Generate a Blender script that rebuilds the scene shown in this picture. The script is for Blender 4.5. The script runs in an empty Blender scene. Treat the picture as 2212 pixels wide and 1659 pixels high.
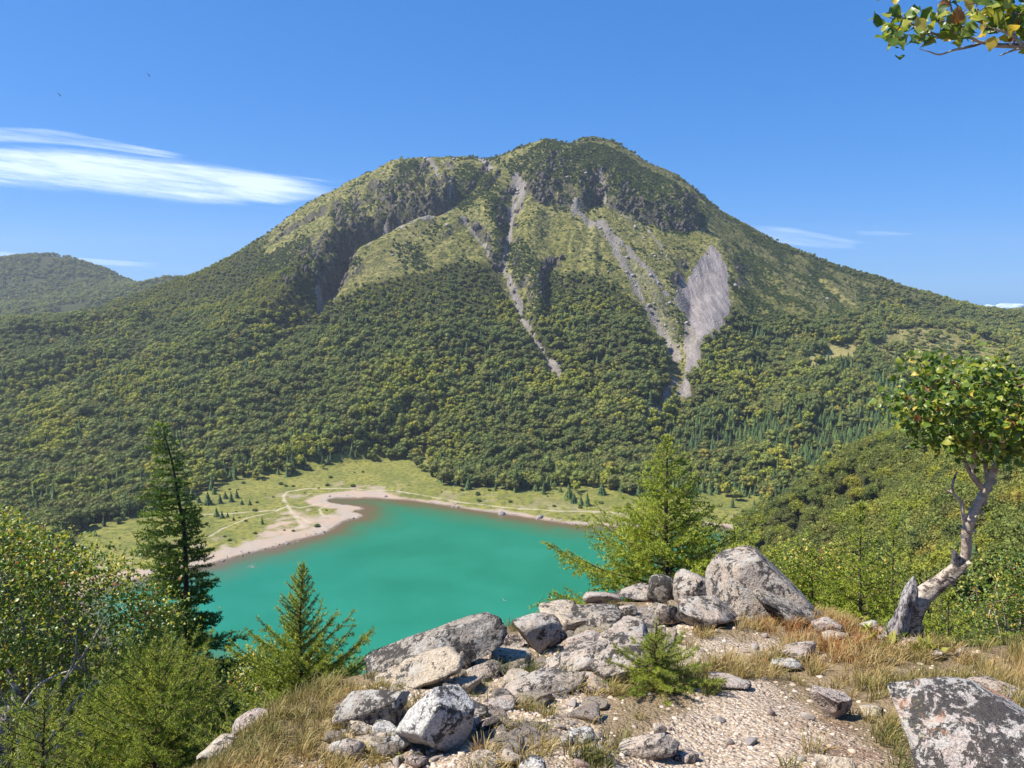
import bpy, math, random, time
import numpy as np
from mathutils import Vector, Matrix, Euler

random.seed(7); rng = np.random.default_rng(7)
T0 = time.time()
scene = bpy.context.scene
col = scene.collection
PI = math.pi

# ---------------------------------------------------------------- camera
PITCH = math.radians(7.5)
FPX = 1579.0                      # focal length for a picture 2212 wide
cam_d = bpy.data.cameras.new('camera'); cam = bpy.data.objects.new('camera', cam_d); col.objects.link(cam)
cam_d.sensor_width = 36.0; cam_d.lens = FPX / 2212 * 36.0
cam_d.clip_start = 0.05; cam_d.clip_end = 90000
cam.location = (0, 0, 0); cam.rotation_euler = (PI / 2 - PITCH, 0, 0)
scene.camera = cam

# ---------------------------------------------------------------- light
SUN_DIR = Vector((-0.60, 0.0, 0.80)).normalized()
elev = math.asin(SUN_DIR.z)
world = bpy.data.worlds.new('World'); scene.world = world; world.use_nodes = True
wn = world.node_tree.nodes; wl = world.node_tree.links
bg = wn['Background']
sky = wn.new('ShaderNodeTexSky'); sky.sky_type = 'NISHITA'; sky.sun_disc = False
sky.sun_elevation = elev
sky.sun_rotation = math.atan2(SUN_DIR.x, SUN_DIR.y)
sky.altitude = 2300; sky.air_density = 1.0; sky.dust_density = 0.0; sky.ozone_density = 3.0
# the camera's rendering of that sky: one tone curve per channel, the same in every direction
EXPO = 0.86
sp = wn.new('ShaderNodeSeparateColor'); cb = wn.new('ShaderNodeCombineColor'); wl.new(sky.outputs[0], sp.inputs[0])
for k, (ga, gp) in enumerate(((0.345, 0.84), (0.635, 0.56), (1.16, 0.46))):
    m0 = wn.new('ShaderNodeMath'); m0.operation = 'MULTIPLY'; m0.inputs[1].default_value = 0.1; wl.new(sp.outputs[k], m0.inputs[0])
    m1 = wn.new('ShaderNodeMath'); m1.operation = 'POWER'; m1.inputs[1].default_value = gp; wl.new(m0.outputs[0], m1.inputs[0])
    m2 = wn.new('ShaderNodeMath'); m2.operation = 'MULTIPLY'; m2.inputs[1].default_value = ga / 0.1 / 2 ** EXPO; wl.new(m1.outputs[0], m2.inputs[0])
    wl.new(m2.outputs[0], cb.inputs[k])
wl.new(cb.outputs[0], bg.inputs[0]); bg.inputs[1].default_value = 0.1
sun_d = bpy.data.lights.new('sun', 'SUN'); sun_d.energy = 5.0; sun_d.angle = math.radians(0.5); sun_d.color = (1.0, 0.95, 0.86)
sun = bpy.data.objects.new('sun', sun_d); col.objects.link(sun)
sun.rotation_euler = (-SUN_DIR).to_track_quat('-Z', 'Y').to_euler()
sun.location = (-50, 5, 60)
scene.view_settings.view_transform = 'Standard'; scene.view_settings.look = 'None'
scene.view_settings.exposure = EXPO; scene.view_settings.gamma = 1.0
scene.view_settings.use_curve_mapping = False
scene.render.engine = 'CYCLES'
scene.cycles.use_denoising = True
scene.cycles.max_bounces = 6; scene.cycles.diffuse_bounces = 3; scene.cycles.glossy_bounces = 2
scene.cycles.transmission_bounces = 4; scene.cycles.transparent_max_bounces = 8; scene.cycles.volume_bounces = 0
scene.cycles.caustics_reflective = False; scene.cycles.caustics_refractive = False

# ---------------------------------------------------------------- surveying: photo pixel (2212 wide) -> ray
def dirs(u, v):
    u = np.asarray(u, float); v = np.asarray(v, float)
    cx = (u - 1106) / FPX; cy = -(v - 829.5) / FPX
    c, s = math.cos(PITCH), math.sin(PITCH)
    return np.stack([cx, c + cy * s, -s + cy * c], -1)
def at(u, v, Y):
    d = dirs(u, v); Y = np.asarray(Y, float)
    return d * (Y / d[..., 1])[..., None]

# ---------------------------------------------------------------- numpy noise
def _hash(ix, iy, iz, seed):
    h = (ix.astype(np.int64) * 374761393 + iy.astype(np.int64) * 668265263 + iz.astype(np.int64) * 2147483647 + seed * 974711) & 0xffffffff
    h = ((h ^ (h >> 13)) * 1274126177) & 0xffffffff
    h = ((h ^ (h >> 16)) * 2246822519) & 0xffffffff
    return ((h ^ (h >> 15)) & 0xffffff) / float(0xffffff) * 2 - 1
def vnoise(x, y, z=None, seed=0):
    x = np.asarray(x, float); y = np.asarray(y, float)
    z = np.zeros_like(x) if z is None else np.asarray(z, float)
    ix, iy, iz = np.floor(x), np.floor(y), np.floor(z)
    fx, fy, fz = x - ix, y - iy, z - iz
    sx, sy, sz = [f * f * f * (f * (f * 6 - 15) + 10) for f in (fx, fy, fz)]
    r = 0
    for a in (0, 1):
        wa = sx if a else 1 - sx
        for b in (0, 1):
            wb = sy if b else 1 - sy
            for c in (0, 1):
                wc = sz if c else 1 - sz
                r = r + wa * wb * wc * _hash(ix + a, iy + b, iz + c, seed)
    return r
def fbm(x, y, z=None, octv=4, seed=0, gain=0.5):
    r = 0; a = 1.0; f = 1.0; t = 0
    for o in range(octv):
        r = r + a * vnoise(x * f + 17.3 * o, y * f - 9.1 * o, None if z is None else z * f + 3.7 * o, seed + o)
        t += a; a *= gain; f *= 2.03
    return r / t
def sstep(a, b, x):
    t = np.clip((x - a) / (b - a), 0, 1); return t * t * (3 - 2 * t)

def poly_dist(px, py, pts):
    """distance to an open polyline, side sign (left positive) and position along it 0..1"""
    best = np.full(px.shape, 1e18); sg = np.zeros(px.shape); tt = np.zeros(px.shape)
    L = [0.0]
    for k in range(len(pts) - 1): L.append(L[-1] + math.hypot(pts[k + 1][0] - pts[k][0], pts[k + 1][1] - pts[k][1]))
    for k in range(len(pts) - 1):
        ax, ay = pts[k][:2]; bx, by = pts[k + 1][:2]
        dx, dy = bx - ax, by - ay; l2 = dx * dx + dy * dy + 1e-9
        t = np.clip(((px - ax) * dx + (py - ay) * dy) / l2, 0, 1)
        qx, qy = px - ax - t * dx, py - ay - t * dy
        d = qx * qx + qy * qy
        m = d < best
        best = np.where(m, d, best); sg = np.where(m, np.sign(dx * qy - dy * qx), sg)
        tt = np.where(m, (L[k] + t * (L[k + 1] - L[k])) / L[-1], tt)
    return np.sqrt(best), sg, tt
def inside(px, py, pts):
    c = np.zeros(px.shape, bool); n = len(pts); j = n - 1
    for i in range(n):
        xi, yi = pts[i][:2]; xj, yj = pts[j][:2]
        if yi != yj:
            m = ((yi > py) != (yj > py)) & (px < (xj - xi) * (py - yi) / (yj - yi) + xi); c ^= m
        j = i
    return c
def sdist(px, py, pts):
    """signed distance to a closed polygon, positive inside"""
    p = list(pts) + [pts[0]]
    d, _, _ = poly_dist(px, py, p)
    return np.where(inside(px, py, pts), d, -d)

# ---------------------------------------------------------------- mesh helpers
def mesh_np(name, V, F, mat=None, smooth=False, parent=None, link=True):
    """V (n,3), F (m,k) with equal-sized faces"""
    V = np.ascontiguousarray(V, dtype=np.float32); F = np.ascontiguousarray(F, dtype=np.int32)
    me = bpy.data.meshes.new(name); k = F.shape[1]
    me.vertices.add(len(V)); me.vertices.foreach_set('co', V.ravel())
    me.loops.add(F.size); me.loops.foreach_set('vertex_index', F.ravel())
    me.polygons.add(len(F)); me.polygons.foreach_set('loop_start', np.arange(0, F.size, k, dtype=np.int32))
    if smooth: me.polygons.foreach_set('use_smooth', np.ones(len(F), bool))
    me.update(calc_edges=True); me.validate()
    if mat is not None: me.materials.append(mat)
    if not link: return me
    o = bpy.data.objects.new(name, me); col.objects.link(o)
    if parent is not None: o.parent = parent
    return o
def new_obj(name, me, parent=None, loc=None):
    o = bpy.data.objects.new(name, me); col.objects.link(o)
    if parent is not None: o.parent = parent
    if loc is not None: o.location = loc
    return o
def tag(o, label=None, cat=None, group=None, kind=None):
    if label: o['label'] = label
    if cat: o['category'] = cat
    if group: o['group'] = group
    if kind: o['kind'] = kind
    return o
def empty(name, loc, label=None, cat=None, group=None):
    o = bpy.data.objects.new(name, None); col.objects.link(o); o.location = loc; o.empty_display_size = 0.1
    return tag(o, label, cat, group)
def set_attr(me, name, arr):
    a = me.attributes.new(name, 'FLOAT_COLOR', 'POINT')
    buf = np.ones((len(me.vertices), 4), np.float32); buf[:, :arr.shape[1]] = arr
    a.data.foreach_set('color', buf.ravel())
def grid_faces(nx, ny):
    i = np.arange(nx * ny).reshape(ny, nx)
    return np.stack([i[:-1, :-1], i[:-1, 1:], i[1:, 1:], i[1:, :-1]], -1).reshape(-1, 4)

# ---------------------------------------------------------------- node helpers
class NT:
    def __init__(s, name):
        s.m = bpy.data.materials.new(name); s.m.use_nodes = True
        s.n = s.m.node_tree.nodes; s.l = s.m.node_tree.links
        s.b = s.n['Principled BSDF']; s.out = s.n['Material Output']
        s.b.inputs['Specular IOR Level'].default_value = 0.25
    def node(s, t, **kw):
        x = s.n.new(t)
        for k, v in kw.items(): setattr(x, k, v)
        return x
    def put(s, sock, v):
        if hasattr(v, 'is_linked') or isinstance(v, bpy.types.NodeSocket): s.l.new(v, sock)
        else: sock.default_value = v
    def coord(s, kind='Object'): return s.node('ShaderNodeTexCoord').outputs[kind]
    def mapping(s, vec, scale=(1, 1, 1), loc=(0, 0, 0), rot=(0, 0, 0)):
        m = s.node('ShaderNodeMapping'); s.l.new(vec, m.inputs[0]); m.inputs['Scale'].default_value = scale
        m.inputs['Location'].default_value = loc; m.inputs['Rotation'].default_value = rot; return m.outputs[0]
    def noise(s, vec, scale, detail=4, rough=0.55, out='Fac', dist=0):
        n = s.node('ShaderNodeTexNoise'); s.l.new(vec, n.inputs['Vector']); n.inputs['Scale'].default_value = scale
        n.inputs['Detail'].default_value = detail; n.inputs['Roughness'].default_value = rough
        n.inputs['Distortion'].default_value = dist; return n.outputs[out]
    def voro(s, vec, scale, feature='F1', out='Distance', rand=1.0):
        n = s.node('ShaderNodeTexVoronoi'); n.feature = feature; s.l.new(vec, n.inputs['Vector'])
        n.inputs['Scale'].default_value = scale; n.inputs['Randomness'].default_value = rand; return n.outputs[out]
    def ramp(s, fac, stops, interp='LINEAR'):
        r = s.node('ShaderNodeValToRGB'); s.l.new(fac, r.inputs[0]); e = r.color_ramp.elements; r.color_ramp.interpolation = interp
        while len(e) < len(stops): e.new(0.5)
        for x, (p, c) in zip(e, stops):
            x.position = p; x.color = (c, c, c, 1) if isinstance(c, (int, float)) else (*c, 1)
        return r.outputs[0]
    def mix(s, fac, a, b, mode='MIX'):
        m = s.node('ShaderNodeMix'); m.data_type = 'RGBA'; m.blend_type = mode; m.clamp_factor = True
        s.put(m.inputs[0], fac)
        for k, v in ((6, a), (7, b)):
            if isinstance(v, bpy.types.NodeSocket): s.l.new(v, m.inputs[k])
            else: m.inputs[k].default_value = (*v, 1) if len(v) == 3 else v
        return m.outputs[2]
    def math(s, op, a, b=0.0, clamp=False):
        m = s.node('ShaderNodeMath'); m.operation = op; m.use_clamp = clamp; s.put(m.inputs[0], a); s.put(m.inputs[1], b); return m.outputs[0]
    def bump(s, h, strength=0.5, dist=0.05, normal=None):
        b = s.node('ShaderNodeBump'); s.l.new(h, b.inputs['Height']); b.inputs['Strength'].default_value = strength
        b.inputs['Distance'].default_value = dist
        if normal is not None: s.l.new(normal, b.inputs['Normal'])
        return b.outputs[0]
    def attr(s, name):
        a = s.node('ShaderNodeAttribute'); a.attribute_name = name; return a
    def color(s, v): s.put(s.b.inputs['Base Color'], v if isinstance(v, bpy.types.NodeSocket) else (*v, 1))
    def rough(s, v): s.put(s.b.inputs['Roughness'], v)
    def normal(s, v): s.l.new(v, s.b.inputs['Normal'])

# ================================================================ TERRAIN
LAKE_Z = -195.0
CT = []          # control points (x, y, z)
def cp(u, v, Y, dz=0):
    p = at(u, v, Y); CT.append((p[0], p[1], p[2] + dz)); return p
SIL = [(-150,708,1400),(0,697,1450),(100,692,1480),(210,677,1500),(300,642,1530),(400,604,1550),(470,578,1545),(550,533,1530),
       (650,455,1500),(700,425,1480),(750,397,1460),(850,350,1440),(905,338,1430),(1010,338,1430),(1060,344,1435),(1110,322,1425),
       (1185,300,1420),(1210,305,1415),(1280,300,1425),(1340,315,1430),(1400,352,1435),(1450,372,1440),(1490,398,1440),
       (1530,437,1445),(1600,485,1455),(1700,540,1475),(1800,577,1495),(1900,608,1515),(2000,640,1535),(2070,680,1560),(2200,700,1600),(2400,720,1640)]
for i in range(len(SIL) - 1):
    a, b = SIL[i], SIL[i + 1]; n = max(1, int((b[0] - a[0]) / 45))
    for k in range(n):
        t = k / n; u, v, Y = [a[j] + (b[j] - a[j]) * t for j in range(3)]
        p = cp(u, v, Y)
        CT.append((p[0] * 1.03, p[1] + 90, p[2] - 32)); CT.append((p[0] * 1.08, p[1] + 260, p[2] - 130))
# face of the mountain
for u, v, Y in [
  # centre column
  (900,1000,800),(1200,1050,735),(1200,950,800),(1200,850,885),(1200,700,1030),(1200,600,1120),(1200,500,1205),(1200,430,1270),
  (1000,950,800),(1000,850,885),(1000,740,985),(1000,640,1075),(1000,560,1150),(1000,470,1235),(1000,420,1300),
  (800,930,820),(800,850,890),(800,740,1000),(800,640,1090),(800,560,1165),(800,480,1330),
  (620,900,860),(620,800,965),(620,740,1040),(620,640,1130),(650,560,1330),
  (450,960,790),(450,860,890),(450,780,1010),(450,700,1150),(450,640,1340),
  (250,1000,740),(250,900,835),(250,830,930),(330,770,1060),(220,740,1200),(200,700,1380),
  (50,1050,670),(0,950,790),(50,860,920),(0,835,960),(0,760,1120),(0,720,1300),(-150,900,850),(-150,800,1050),
  (1400,1040,720),(1400,950,790),(1400,850,880),(1400,740,985),(1400,620,1095),(1400,530,1180),(1400,470,1250),
  (1520,850,890),(1520,760,990),(1530,640,1110),(1530,540,1210),
  (1600,1050,680),(1600,950,770),(1600,850,870),(1650,740,1010),(1650,640,1160),(1620,560,1290),
  (1800,950,760),(1800,860,860),(1800,760,1010),(1800,690,1160),(1800,620,1330),
  (1950,880,850),(1950,800,960),(1930,740,1090),(1950,690,1300),(2010,712,1170),(2080,716,1190),(2180,755,1150),(2200,850,850),(2250,790,1000),(2120,700,1330),(2400,860,850),(2400,760,1150)]:
    cp(u, v, Y)
# valley floor / near side, world metres
for p in [(-500,560,-188),(-330,560,-192),(-400,480,-186),(-600,350,-150),(-330,350,-170),(-160,300,-196),(-330,200,-120),(0,300,-197),(60,320,-197),(-100,250,-190),(0,240,-188),
          (-120,120,-85),(0,120,-88),(0,60,-45),(-80,60,-42),(-40,20,-14),(0,20,-14),(40,20,-13),(80,60,-34),(120,60,-32),(200,60,-28),(-200,60,-40),(-400,60,-50),(-900,300,-120),(-900,600,-120),
          (150,30,-16),(400,60,-20),(700,60,-20),(120,330,-180),(170,420,-180),(60,200,-150),
          (-200,640,-194),(-80,640,-194),(40,640,-194),(150,600,-194),(240,590,-194),(230,520,-190),(60,120,-84)]:
    CT.append(p)
for u, v, Y in [(1980,955,395),(2100,915,375),(2212,890,355),(2400,830,330),(1800,1035,440),(1650,1118,490),(1560,1155,520),
                (2050,1010,330),(2000,1150,255),(2200,1100,225),(1850,1150,300),(1750,1200,310),(2150,1200,175),(1950,1300,160),(2200,1300,120),(1750,1350,160),(2500,1100,180)]:
    cp(u, v, Y)
for u, v, Y in [(1980,955,395),(2100,915,375),(2212,890,355),(2400,830,330),(1800,1035,440),(1650,1118,490)]:
    p = at(u, v, Y); CT.append((p[0] * 1.1 + 10, p[1] + 110, p[2] - 62))
CT = np.array(CT)
_k = np.round(CT[:, :2] / 6).astype(int); _, _ui = np.unique(_k, axis=0, return_index=True); CT = CT[np.sort(_ui)]
HC = 22.0
def _phi(ax, ay, bx, by): return np.sqrt((ax[:, None] - bx[None]) ** 2 + (ay[:, None] - by[None]) ** 2 + HC * HC)
nC = len(CT); A = np.zeros((nC + 3, nC + 3)); A[:nC, :nC] = _phi(CT[:, 0], CT[:, 1], CT[:, 0], CT[:, 1]) - 0.0
A[:nC, nC] = 1; A[:nC, nC + 1] = CT[:, 0] / 1000; A[:nC, nC + 2] = CT[:, 1] / 1000; A[nC:, :nC] = A[:nC, nC:].T
WH = np.linalg.solve(A + 1e-9 * np.eye(nC + 3), np.r_[CT[:, 2], 0, 0, 0])
def hardy(x, y):
    sh = x.shape; x = x.ravel(); y = y.ravel(); o = np.empty(x.shape)
    for s in range(0, len(x), 20000):
        e = slice(s, s + 20000)
        o[e] = _phi(x[e], y[e], CT[:, 0], CT[:, 1]) @ WH[:nC] + WH[nC] + WH[nC + 1] * x[e] / 1000 + WH[nC + 2] * y[e] / 1000
    return o.reshape(sh)

GX0, GX1, GY0, GY1, GS = -1150.0, 1250.0, 12.0, 1764.0, 4.0
gx = np.arange(GX0, GX1 + 1, GS); gy = np.arange(GY0, GY1 + 1, GS)
X, Y = np.meshgrid(gx, gy)
# solve on a coarse grid, then upsample
cx_ = np.arange(GX0, GX1 + 17, 16.0); cy_ = np.arange(GY0, GY1 + 17, 16.0)
CXX, CYY = np.meshgrid(cx_, cy_); CZ = hardy(CXX, CYY)
def bil(Z, x0, y0, s, x, y):
    fx = np.clip((x - x0) / s, 0, Z.shape[1] - 1.001); fy = np.clip((y - y0) / s, 0, Z.shape[0] - 1.001)
    ix = fx.astype(int); iy = fy.astype(int); fx = fx - ix; fy = fy - iy
    return (Z[iy, ix] * (1 - fx) * (1 - fy) + Z[iy, ix + 1] * fx * (1 - fy) + Z[iy + 1, ix] * (1 - fx) * fy + Z[iy + 1, ix + 1] * fx * fy)
def cub1(Z, f):       # Catmull-Rom along axis 0
    i = np.floor(f).astype(int); t = (f - i)[:, None]; n = Z.shape[0] - 1
    g = lambda k: Z[np.clip(i + k, 0, n)]
    p0, p1, p2, p3 = g(-1), g(0), g(1), g(2)
    return p1 + 0.5 * t * (p2 - p0 + t * (2 * p0 - 5 * p1 + 4 * p2 - p3 + t * (3 * (p1 - p2) + p3 - p0)))
Z = cub1(cub1(CZ, (gy - GY0) / 16).T, (gx - GX0) / 16).T
def Hg(x, y): return bil(Z, GX0, GY0, GS, np.asarray(x, float), np.asarray(y, float))
def hit(pts, ymin=60.0):
    """photo pixels -> points where the sight lines meet the terrain"""
    pts = np.array([p[:2] for p in pts], float); d = dirs(pts[:, 0], pts[:, 1])
    dx = d[:, 0] / d[:, 1]; dz = d[:, 2] / d[:, 1]
    ts = np.arange(ymin, 1740, 2.5)
    zz = dz[:, None] * ts; hh = Hg(dx[:, None] * ts, ts + 0 * dx[:, None]); below = zz <= hh
    k = np.where(below.any(1), below.argmax(1), np.argmin(np.abs(zz - hh) + (ts < 700) * 500, 1))
    t = ts[k]; return np.stack([dx * t, t, Hg(dx * t, t)], -1)

SUMMIT = at(1280, 300, 1425)
# lake outline in world metres, from its shore in the photo (level plane)
def lake_pt(u, v):
    d = dirs(u, v); t = LAKE_Z / d[..., 2]; return (float(d[..., 0] * t), float(d[..., 1] * t))
LAKE = [lake_pt(*p) for p in [(180,1275),(290,1252),(380,1238),(430,1226),(470,1215),(520,1201),(560,1190),(605,1180),(640,1168),(668,1160),(700,1154),(725,1140),
        (748,1124),(780,1120),(786,1112),(760,1105),(792,1100),(775,1094),(735,1090),(705,1084),(715,1077),(760,1077),(800,1076),(850,1079),(880,1080),(920,1086),(960,1092),(1010,1100),
        (1080,1110),(1140,1118),(1190,1127),(1240,1134),(1290,1137),(1340,1138),(1390,1138),(1450,1136),(1520,1134),(1580,1140),(1620,1160)]] + [(110,440),(130,380),(70,335),(0,318),(-90,322),(-180,350),(-250,390)]
def chaikin(P, n=1, closed=True):
    for _ in range(n):
        Q = []
        for i in range(len(P) if closed else len(P) - 1):
            a, b = P[i], P[(i + 1) % len(P)]
            Q += [(a[0]*.75+b[0]*.25, a[1]*.75+b[1]*.25), (a[0]*.25+b[0]*.75, a[1]*.25+b[1]*.75)]
        P = Q
    return P
LAKE = chaikin(LAKE, 1)
MEADOW = [lake_pt(*p) for p in [(120,1290),(190,1150),(260,1135),(330,1110),(430,1085),(470,1050),(560,1040),(640,1035),(660,1022),(720,1018),(780,1008),(860,1003),(905,1000),
        (930,1030),(960,1052),(1010,1062),(1090,1062),(1150,1068),(1230,1058),(1300,1060),(1350,1072),(1400,1080),(1480,1085),(1560,1082),(1650,1090),(1600,1150)]] + [(60,420),(-100,400),(-200,380)]

# --- relief cut into the smooth body: (pixel line, kind, amplitude m, width m)
def feat(line, kind, amp, w, reach=90, ends=0.12):
    global Z
    P = hit(line)
    P = [tuple(p) for p in P]
    P = chaikin(P, 1, False) if len(P) > 2 else P
    P = [tuple(hit(line)[0][:2])] + [p[:2] for p in P] + [tuple(hit(line)[-1][:2])]
    xs = [p[0] for p in P]; ys = [p[1] for p in P]; m = max(w * 3, reach * 2.5)
    i0 = max(0, int((min(xs) - m - GX0) / GS)); i1 = min(len(gx), int((max(xs) + m - GX0) / GS) + 1)
    j0 = max(0, int((min(ys) - m - GY0) / GS)); j1 = min(len(gy), int((max(ys) + m - GY0) / GS) + 1)
    sx = X[j0:j1, i0:i1]; sy = Y[j0:j1, i0:i1]
    wob = fbm(sx / 28, sy / 28, octv=3, seed=11) * min(w, 22) * 0.55
    d, sg, t = poly_dist(sx + wob, sy + wob * 0.6, P)
    tp = sstep(0, ends, t) * sstep(0, ends, 1 - t)
    if kind == 'g': off = amp * np.exp(-(d / w) ** 2) * tp
    elif kind == 'v': off = amp * np.clip(1 - d / w, 0, 1) ** 1.3 * tp
    else:     # scarp: side +1 = left of the line direction is lifted
        s = d * sg * (1 if kind == 's+' else -1)
        rib = 1 + 0.6 * fbm(sx / 14, sy / 14, octv=3, seed=5)
        off = 0
        for k, (ds, fr) in enumerate(((0, .42), (13, .34), (28, .24))):
            sk = s - ds - 9 * fbm(sx / 17 + 31 * k, sy / 17, octv=3, seed=40 + k) - 3.5 * fbm(sx / 6, sy / 6, octv=2, seed=47 + k)
            off = off + fr * sstep(-w * 0.35, w * 0.35, sk)
        off = off * amp * rib * np.exp(-np.clip(s, 0, None) / reach) * tp
    Z[j0:j1, i0:i1] += off
# great shadowed ravine under the left shoulder
feat([(990,415),(960,455),(900,472),(840,492),(790,520),(760,550),(725,590),(695,640),(690,690)], 's-', 74, 12, 60, 0.08)
feat([(990,430),(960,462),(900,480),(840,500),(795,525),(760,560),(728,600),(700,640),(690,690)], 'v', -30, 24)
feat([(800,395),(830,430),(850,470)], 'v', -14, 14); feat([(720,430),(740,480),(760,520)], 'v', -16, 13)
feat([(900,345),(925,390),(960,440)], 'v', -20, 18)
feat([(640,520),(690,560),(715,600)], 'v', -12, 12); feat([(760,420),(790,470)], 'v', -12, 10)
feat([(1055,350),(1030,390),(1000,420)], 'v', -14, 12); feat([(1085,370),(1060,400),(1035,425)], 'v', -10, 9)
feat([(950,340),(985,385),(1000,415)], 'v', -10, 14)
# bright spur in front of the ravine
feat([(985,440),(900,500),(820,540),(760,600),(720,650)], 'g', 14, 34)
# dark notch left of the summit
feat([(1205,315),(1180,345),(1140,370),(1110,390)], 's+', 22, 10, 26); feat([(1210,320),(1185,352),(1150,378)], 'v', -14, 14)
# crag skirt of the summit dome
feat([(1130,395),(1160,430),(1200,440),(1250,455),(1300,440),(1340,455),(1360,470),(1400,485),(1440,495),(1490,503),(1508,485),(1510,455)], 's+', 40, 9, 60, 0.06)
feat([(1285,365),(1292,400),(1296,450)], 'v', -30, 20); feat([(1350,380),(1345,430)], 'v', -10, 10)
feat([(1500,420),(1508,470)], 'v', -12, 12); feat([(1420,440),(1428,490)], 'v', -8, 8); feat([(1210,390),(1215,440)], 'v', -7, 8)
# gullies and spurs down the face
feat([(1120,360),(1108,410),(1100,455),(1094,520),(1088,570),(1110,620),(1128,690),(1160,740),(1200,800),(1215,850)], 'v', -20, 26)
feat([(1150,440),(1150,520),(1145,600),(1180,680),(1220,760)], 'g', 9, 22)
feat([(1190,560),(1195,620),(1190,680),(1200,720)], 'v', -20, 20)
feat([(1250,480),(1260,560),(1290,640),(1330,740),(1380,840)], 'g', 12, 32)
feat([(1060,430),(1065,500),(1075,560)], 'g', 10, 20)
feat([(1000,462),(1035,520),(1060,560),(1090,600)], 'v', -9, 14)
feat([(1400,640),(1440,720),(1465,790),(1470,860),(1440,930),(1400,1000)], 'v', -18, 45)
feat([(1545,520),(1575,590),(1572,690),(1530,745),(1500,830),(1490,900)], 'g', 20, 30)
feat([(1480,560),(1490,640),(1490,740)], 'v', -14, 26)
feat([(1300,760),(1290,850),(1250,930)], 'v', -12, 30); feat([(1350,700),(1390,800),(1400,900)], 'g', 10, 30)
# left lobes
feat([(340,765),(230,785),(130,815),(40,838),(-60,850)], 'v', -48, 75)
feat([(330,700),(240,725),(120,742),(0,752)], 'g', 34, 55)
feat([(620,740),(480,765),(350,785),(220,812),(120,835)], 'g', 12, 40)
feat([(700,650),(640,720),(540,770),(430,810)], 'v', -14, 30); feat([(820,720),(700,800),(560,860),(400,900)], 'g', 10, 45)
feat([(980,700),(900,780),(840,860),(760,930)], 'g', 9, 35); feat([(1060,760),(980,840),(920,930)], 'v', -9, 30)
feat([(1700,700),(1660,800),(1620,900),(1560,1000)], 'v', -14, 40); feat([(1780,780),(1740,880),(1680,960)], 'g', 9, 35)
feat([(1650,560),(1700,640),(1760,700)], 'g', 8, 25); feat([(1750,580),(1820,650),(1880,690)], 'v', -10, 22)

# natural roughness: big swells, runnels that radiate from the summit, small lumps
hgt = sstep(-185, -60, Z); up = sstep(-20, 160, Z)
R = np.hypot(X - SUMMIT[0], Y - SUMMIT[1]); TH = np.arctan2(X - SUMMIT[0], Y - SUMMIT[1])
edge = sstep(0, 300, Y - 350)
run = (1 - np.abs(fbm(TH * 9, R / 340, octv=4, seed=31)) * 2)
Z += edge * hgt * (fbm(X / 110, Y / 110, octv=3, seed=3) * 5 + (run - 0.4) * 5.0 * sstep(60, 300, R) + fbm(X / 26, Y / 26, octv=3, seed=9) * (1.3 + 2.2 * up))
Z += (1 - edge) * fbm(X / 60, Y / 60, octv=3, seed=4) * 3 * sstep(60, 150, Y)
# shelf round the lake and its bed
dL = sdist(X, Y, LAKE); dM = sdist(X, Y, MEADOW)
low = LAKE_Z + 0.35 + 0.035 * np.clip(-dL, 0, 400)
wM = sstep(-25, 8, dM)
mz = low + fbm(X / 30, Y / 30, octv=2, seed=8) * 0.7 * sstep(4, 30, -dL)
Z = np.where(dL < 0, Z * (1 - wM) + mz * wM, Z)
Z = np.where(dL < 0, np.maximum(Z, low), LAKE_Z - np.minimum(0.3 + dL * 0.14, 18))
far_w = sstep(1500, 1764, Y)
print('terrain grid', X.shape, time.time() - T0)
# ---------------------------------------------------------------- cover masks (world space)
def region(pts, soft=5.0, warp=8.0, at_hit=True):
    P = [tuple(p[:2]) for p in (hit(pts) if at_hit else pts)]
    wx = fbm(X / 25, Y / 25, octv=3, seed=21) * warp; wy = fbm(X / 25, Y / 25, octv=3, seed=22) * warp
    return sstep(-soft, soft, sdist(X + wx, Y + wy, P))
def streak(pts, w, warp=4.0):
    P = [tuple(p[:2]) for p in hit(pts)]
    wx = fbm(X / 16, Y / 16, octv=3, seed=23) * warp
    d, _, t = poly_dist(X + wx, Y + wx * .5, P)
    return sstep(0.15, 0.75, 1.40 - d / (w * .62) + fbm(X / 9, Y / 20, octv=3, seed=29) * .9)
gzx = np.gradient(Z, GS, axis=1); gzy = np.gradient(Z, GS, axis=0); slope = np.hypot(gzx, gzy)

# open ground above the tree line
open_ = region([(575,560),(590,590),(690,640),(720,655),(770,640),(850,602),(930,590),(1000,565),(1060,585),(1090,640),(1130,650),(1160,700),(1178,640),(1170,590),
                (1215,600),(1245,590),(1290,600),(1350,640),(1400,700),(1430,760),(1448,860),(1470,880),(1500,800),(1550,720),(1590,680),(1690,690),(1760,700),(1850,670),(1900,650),(1870,600),(1700,545),
                (1530,440),(1400,352),(1280,305),(1110,325),(905,345),(750,400),(650,460),(560,535)], 6, 14)
behind = sstep(1380, 1440, Y) * sstep(60, 130, Z)
open_ = np.maximum(open_, behind)
knoll = region([(1880,745),(1925,715),(2000,708),(2090,714),(2180,745),(2240,800),(2150,800),(2080,792),(2010,790),(1940,795)], 5, 10)
clearing = region([(1725,785),(1790,750),(1855,733),(1860,765),(1800,785),(1750,795)], 3, 5)
upper_right = region([(1560,500),(1600,690),(1700,730),(1800,770),(1950,700),(2070,700),(2070,650),(1800,577),(1600,485)], 8, 20)
scree = region([(1536,528),(1554,548),(1574,592),(1578,680),(1556,720),(1520,748),(1500,775),(1478,850),(1468,850),(1482,790),(1508,745),(1500,712),(1488,680),(1480,640),(1478,616),(1512,560)], 1.5, 3)
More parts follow.
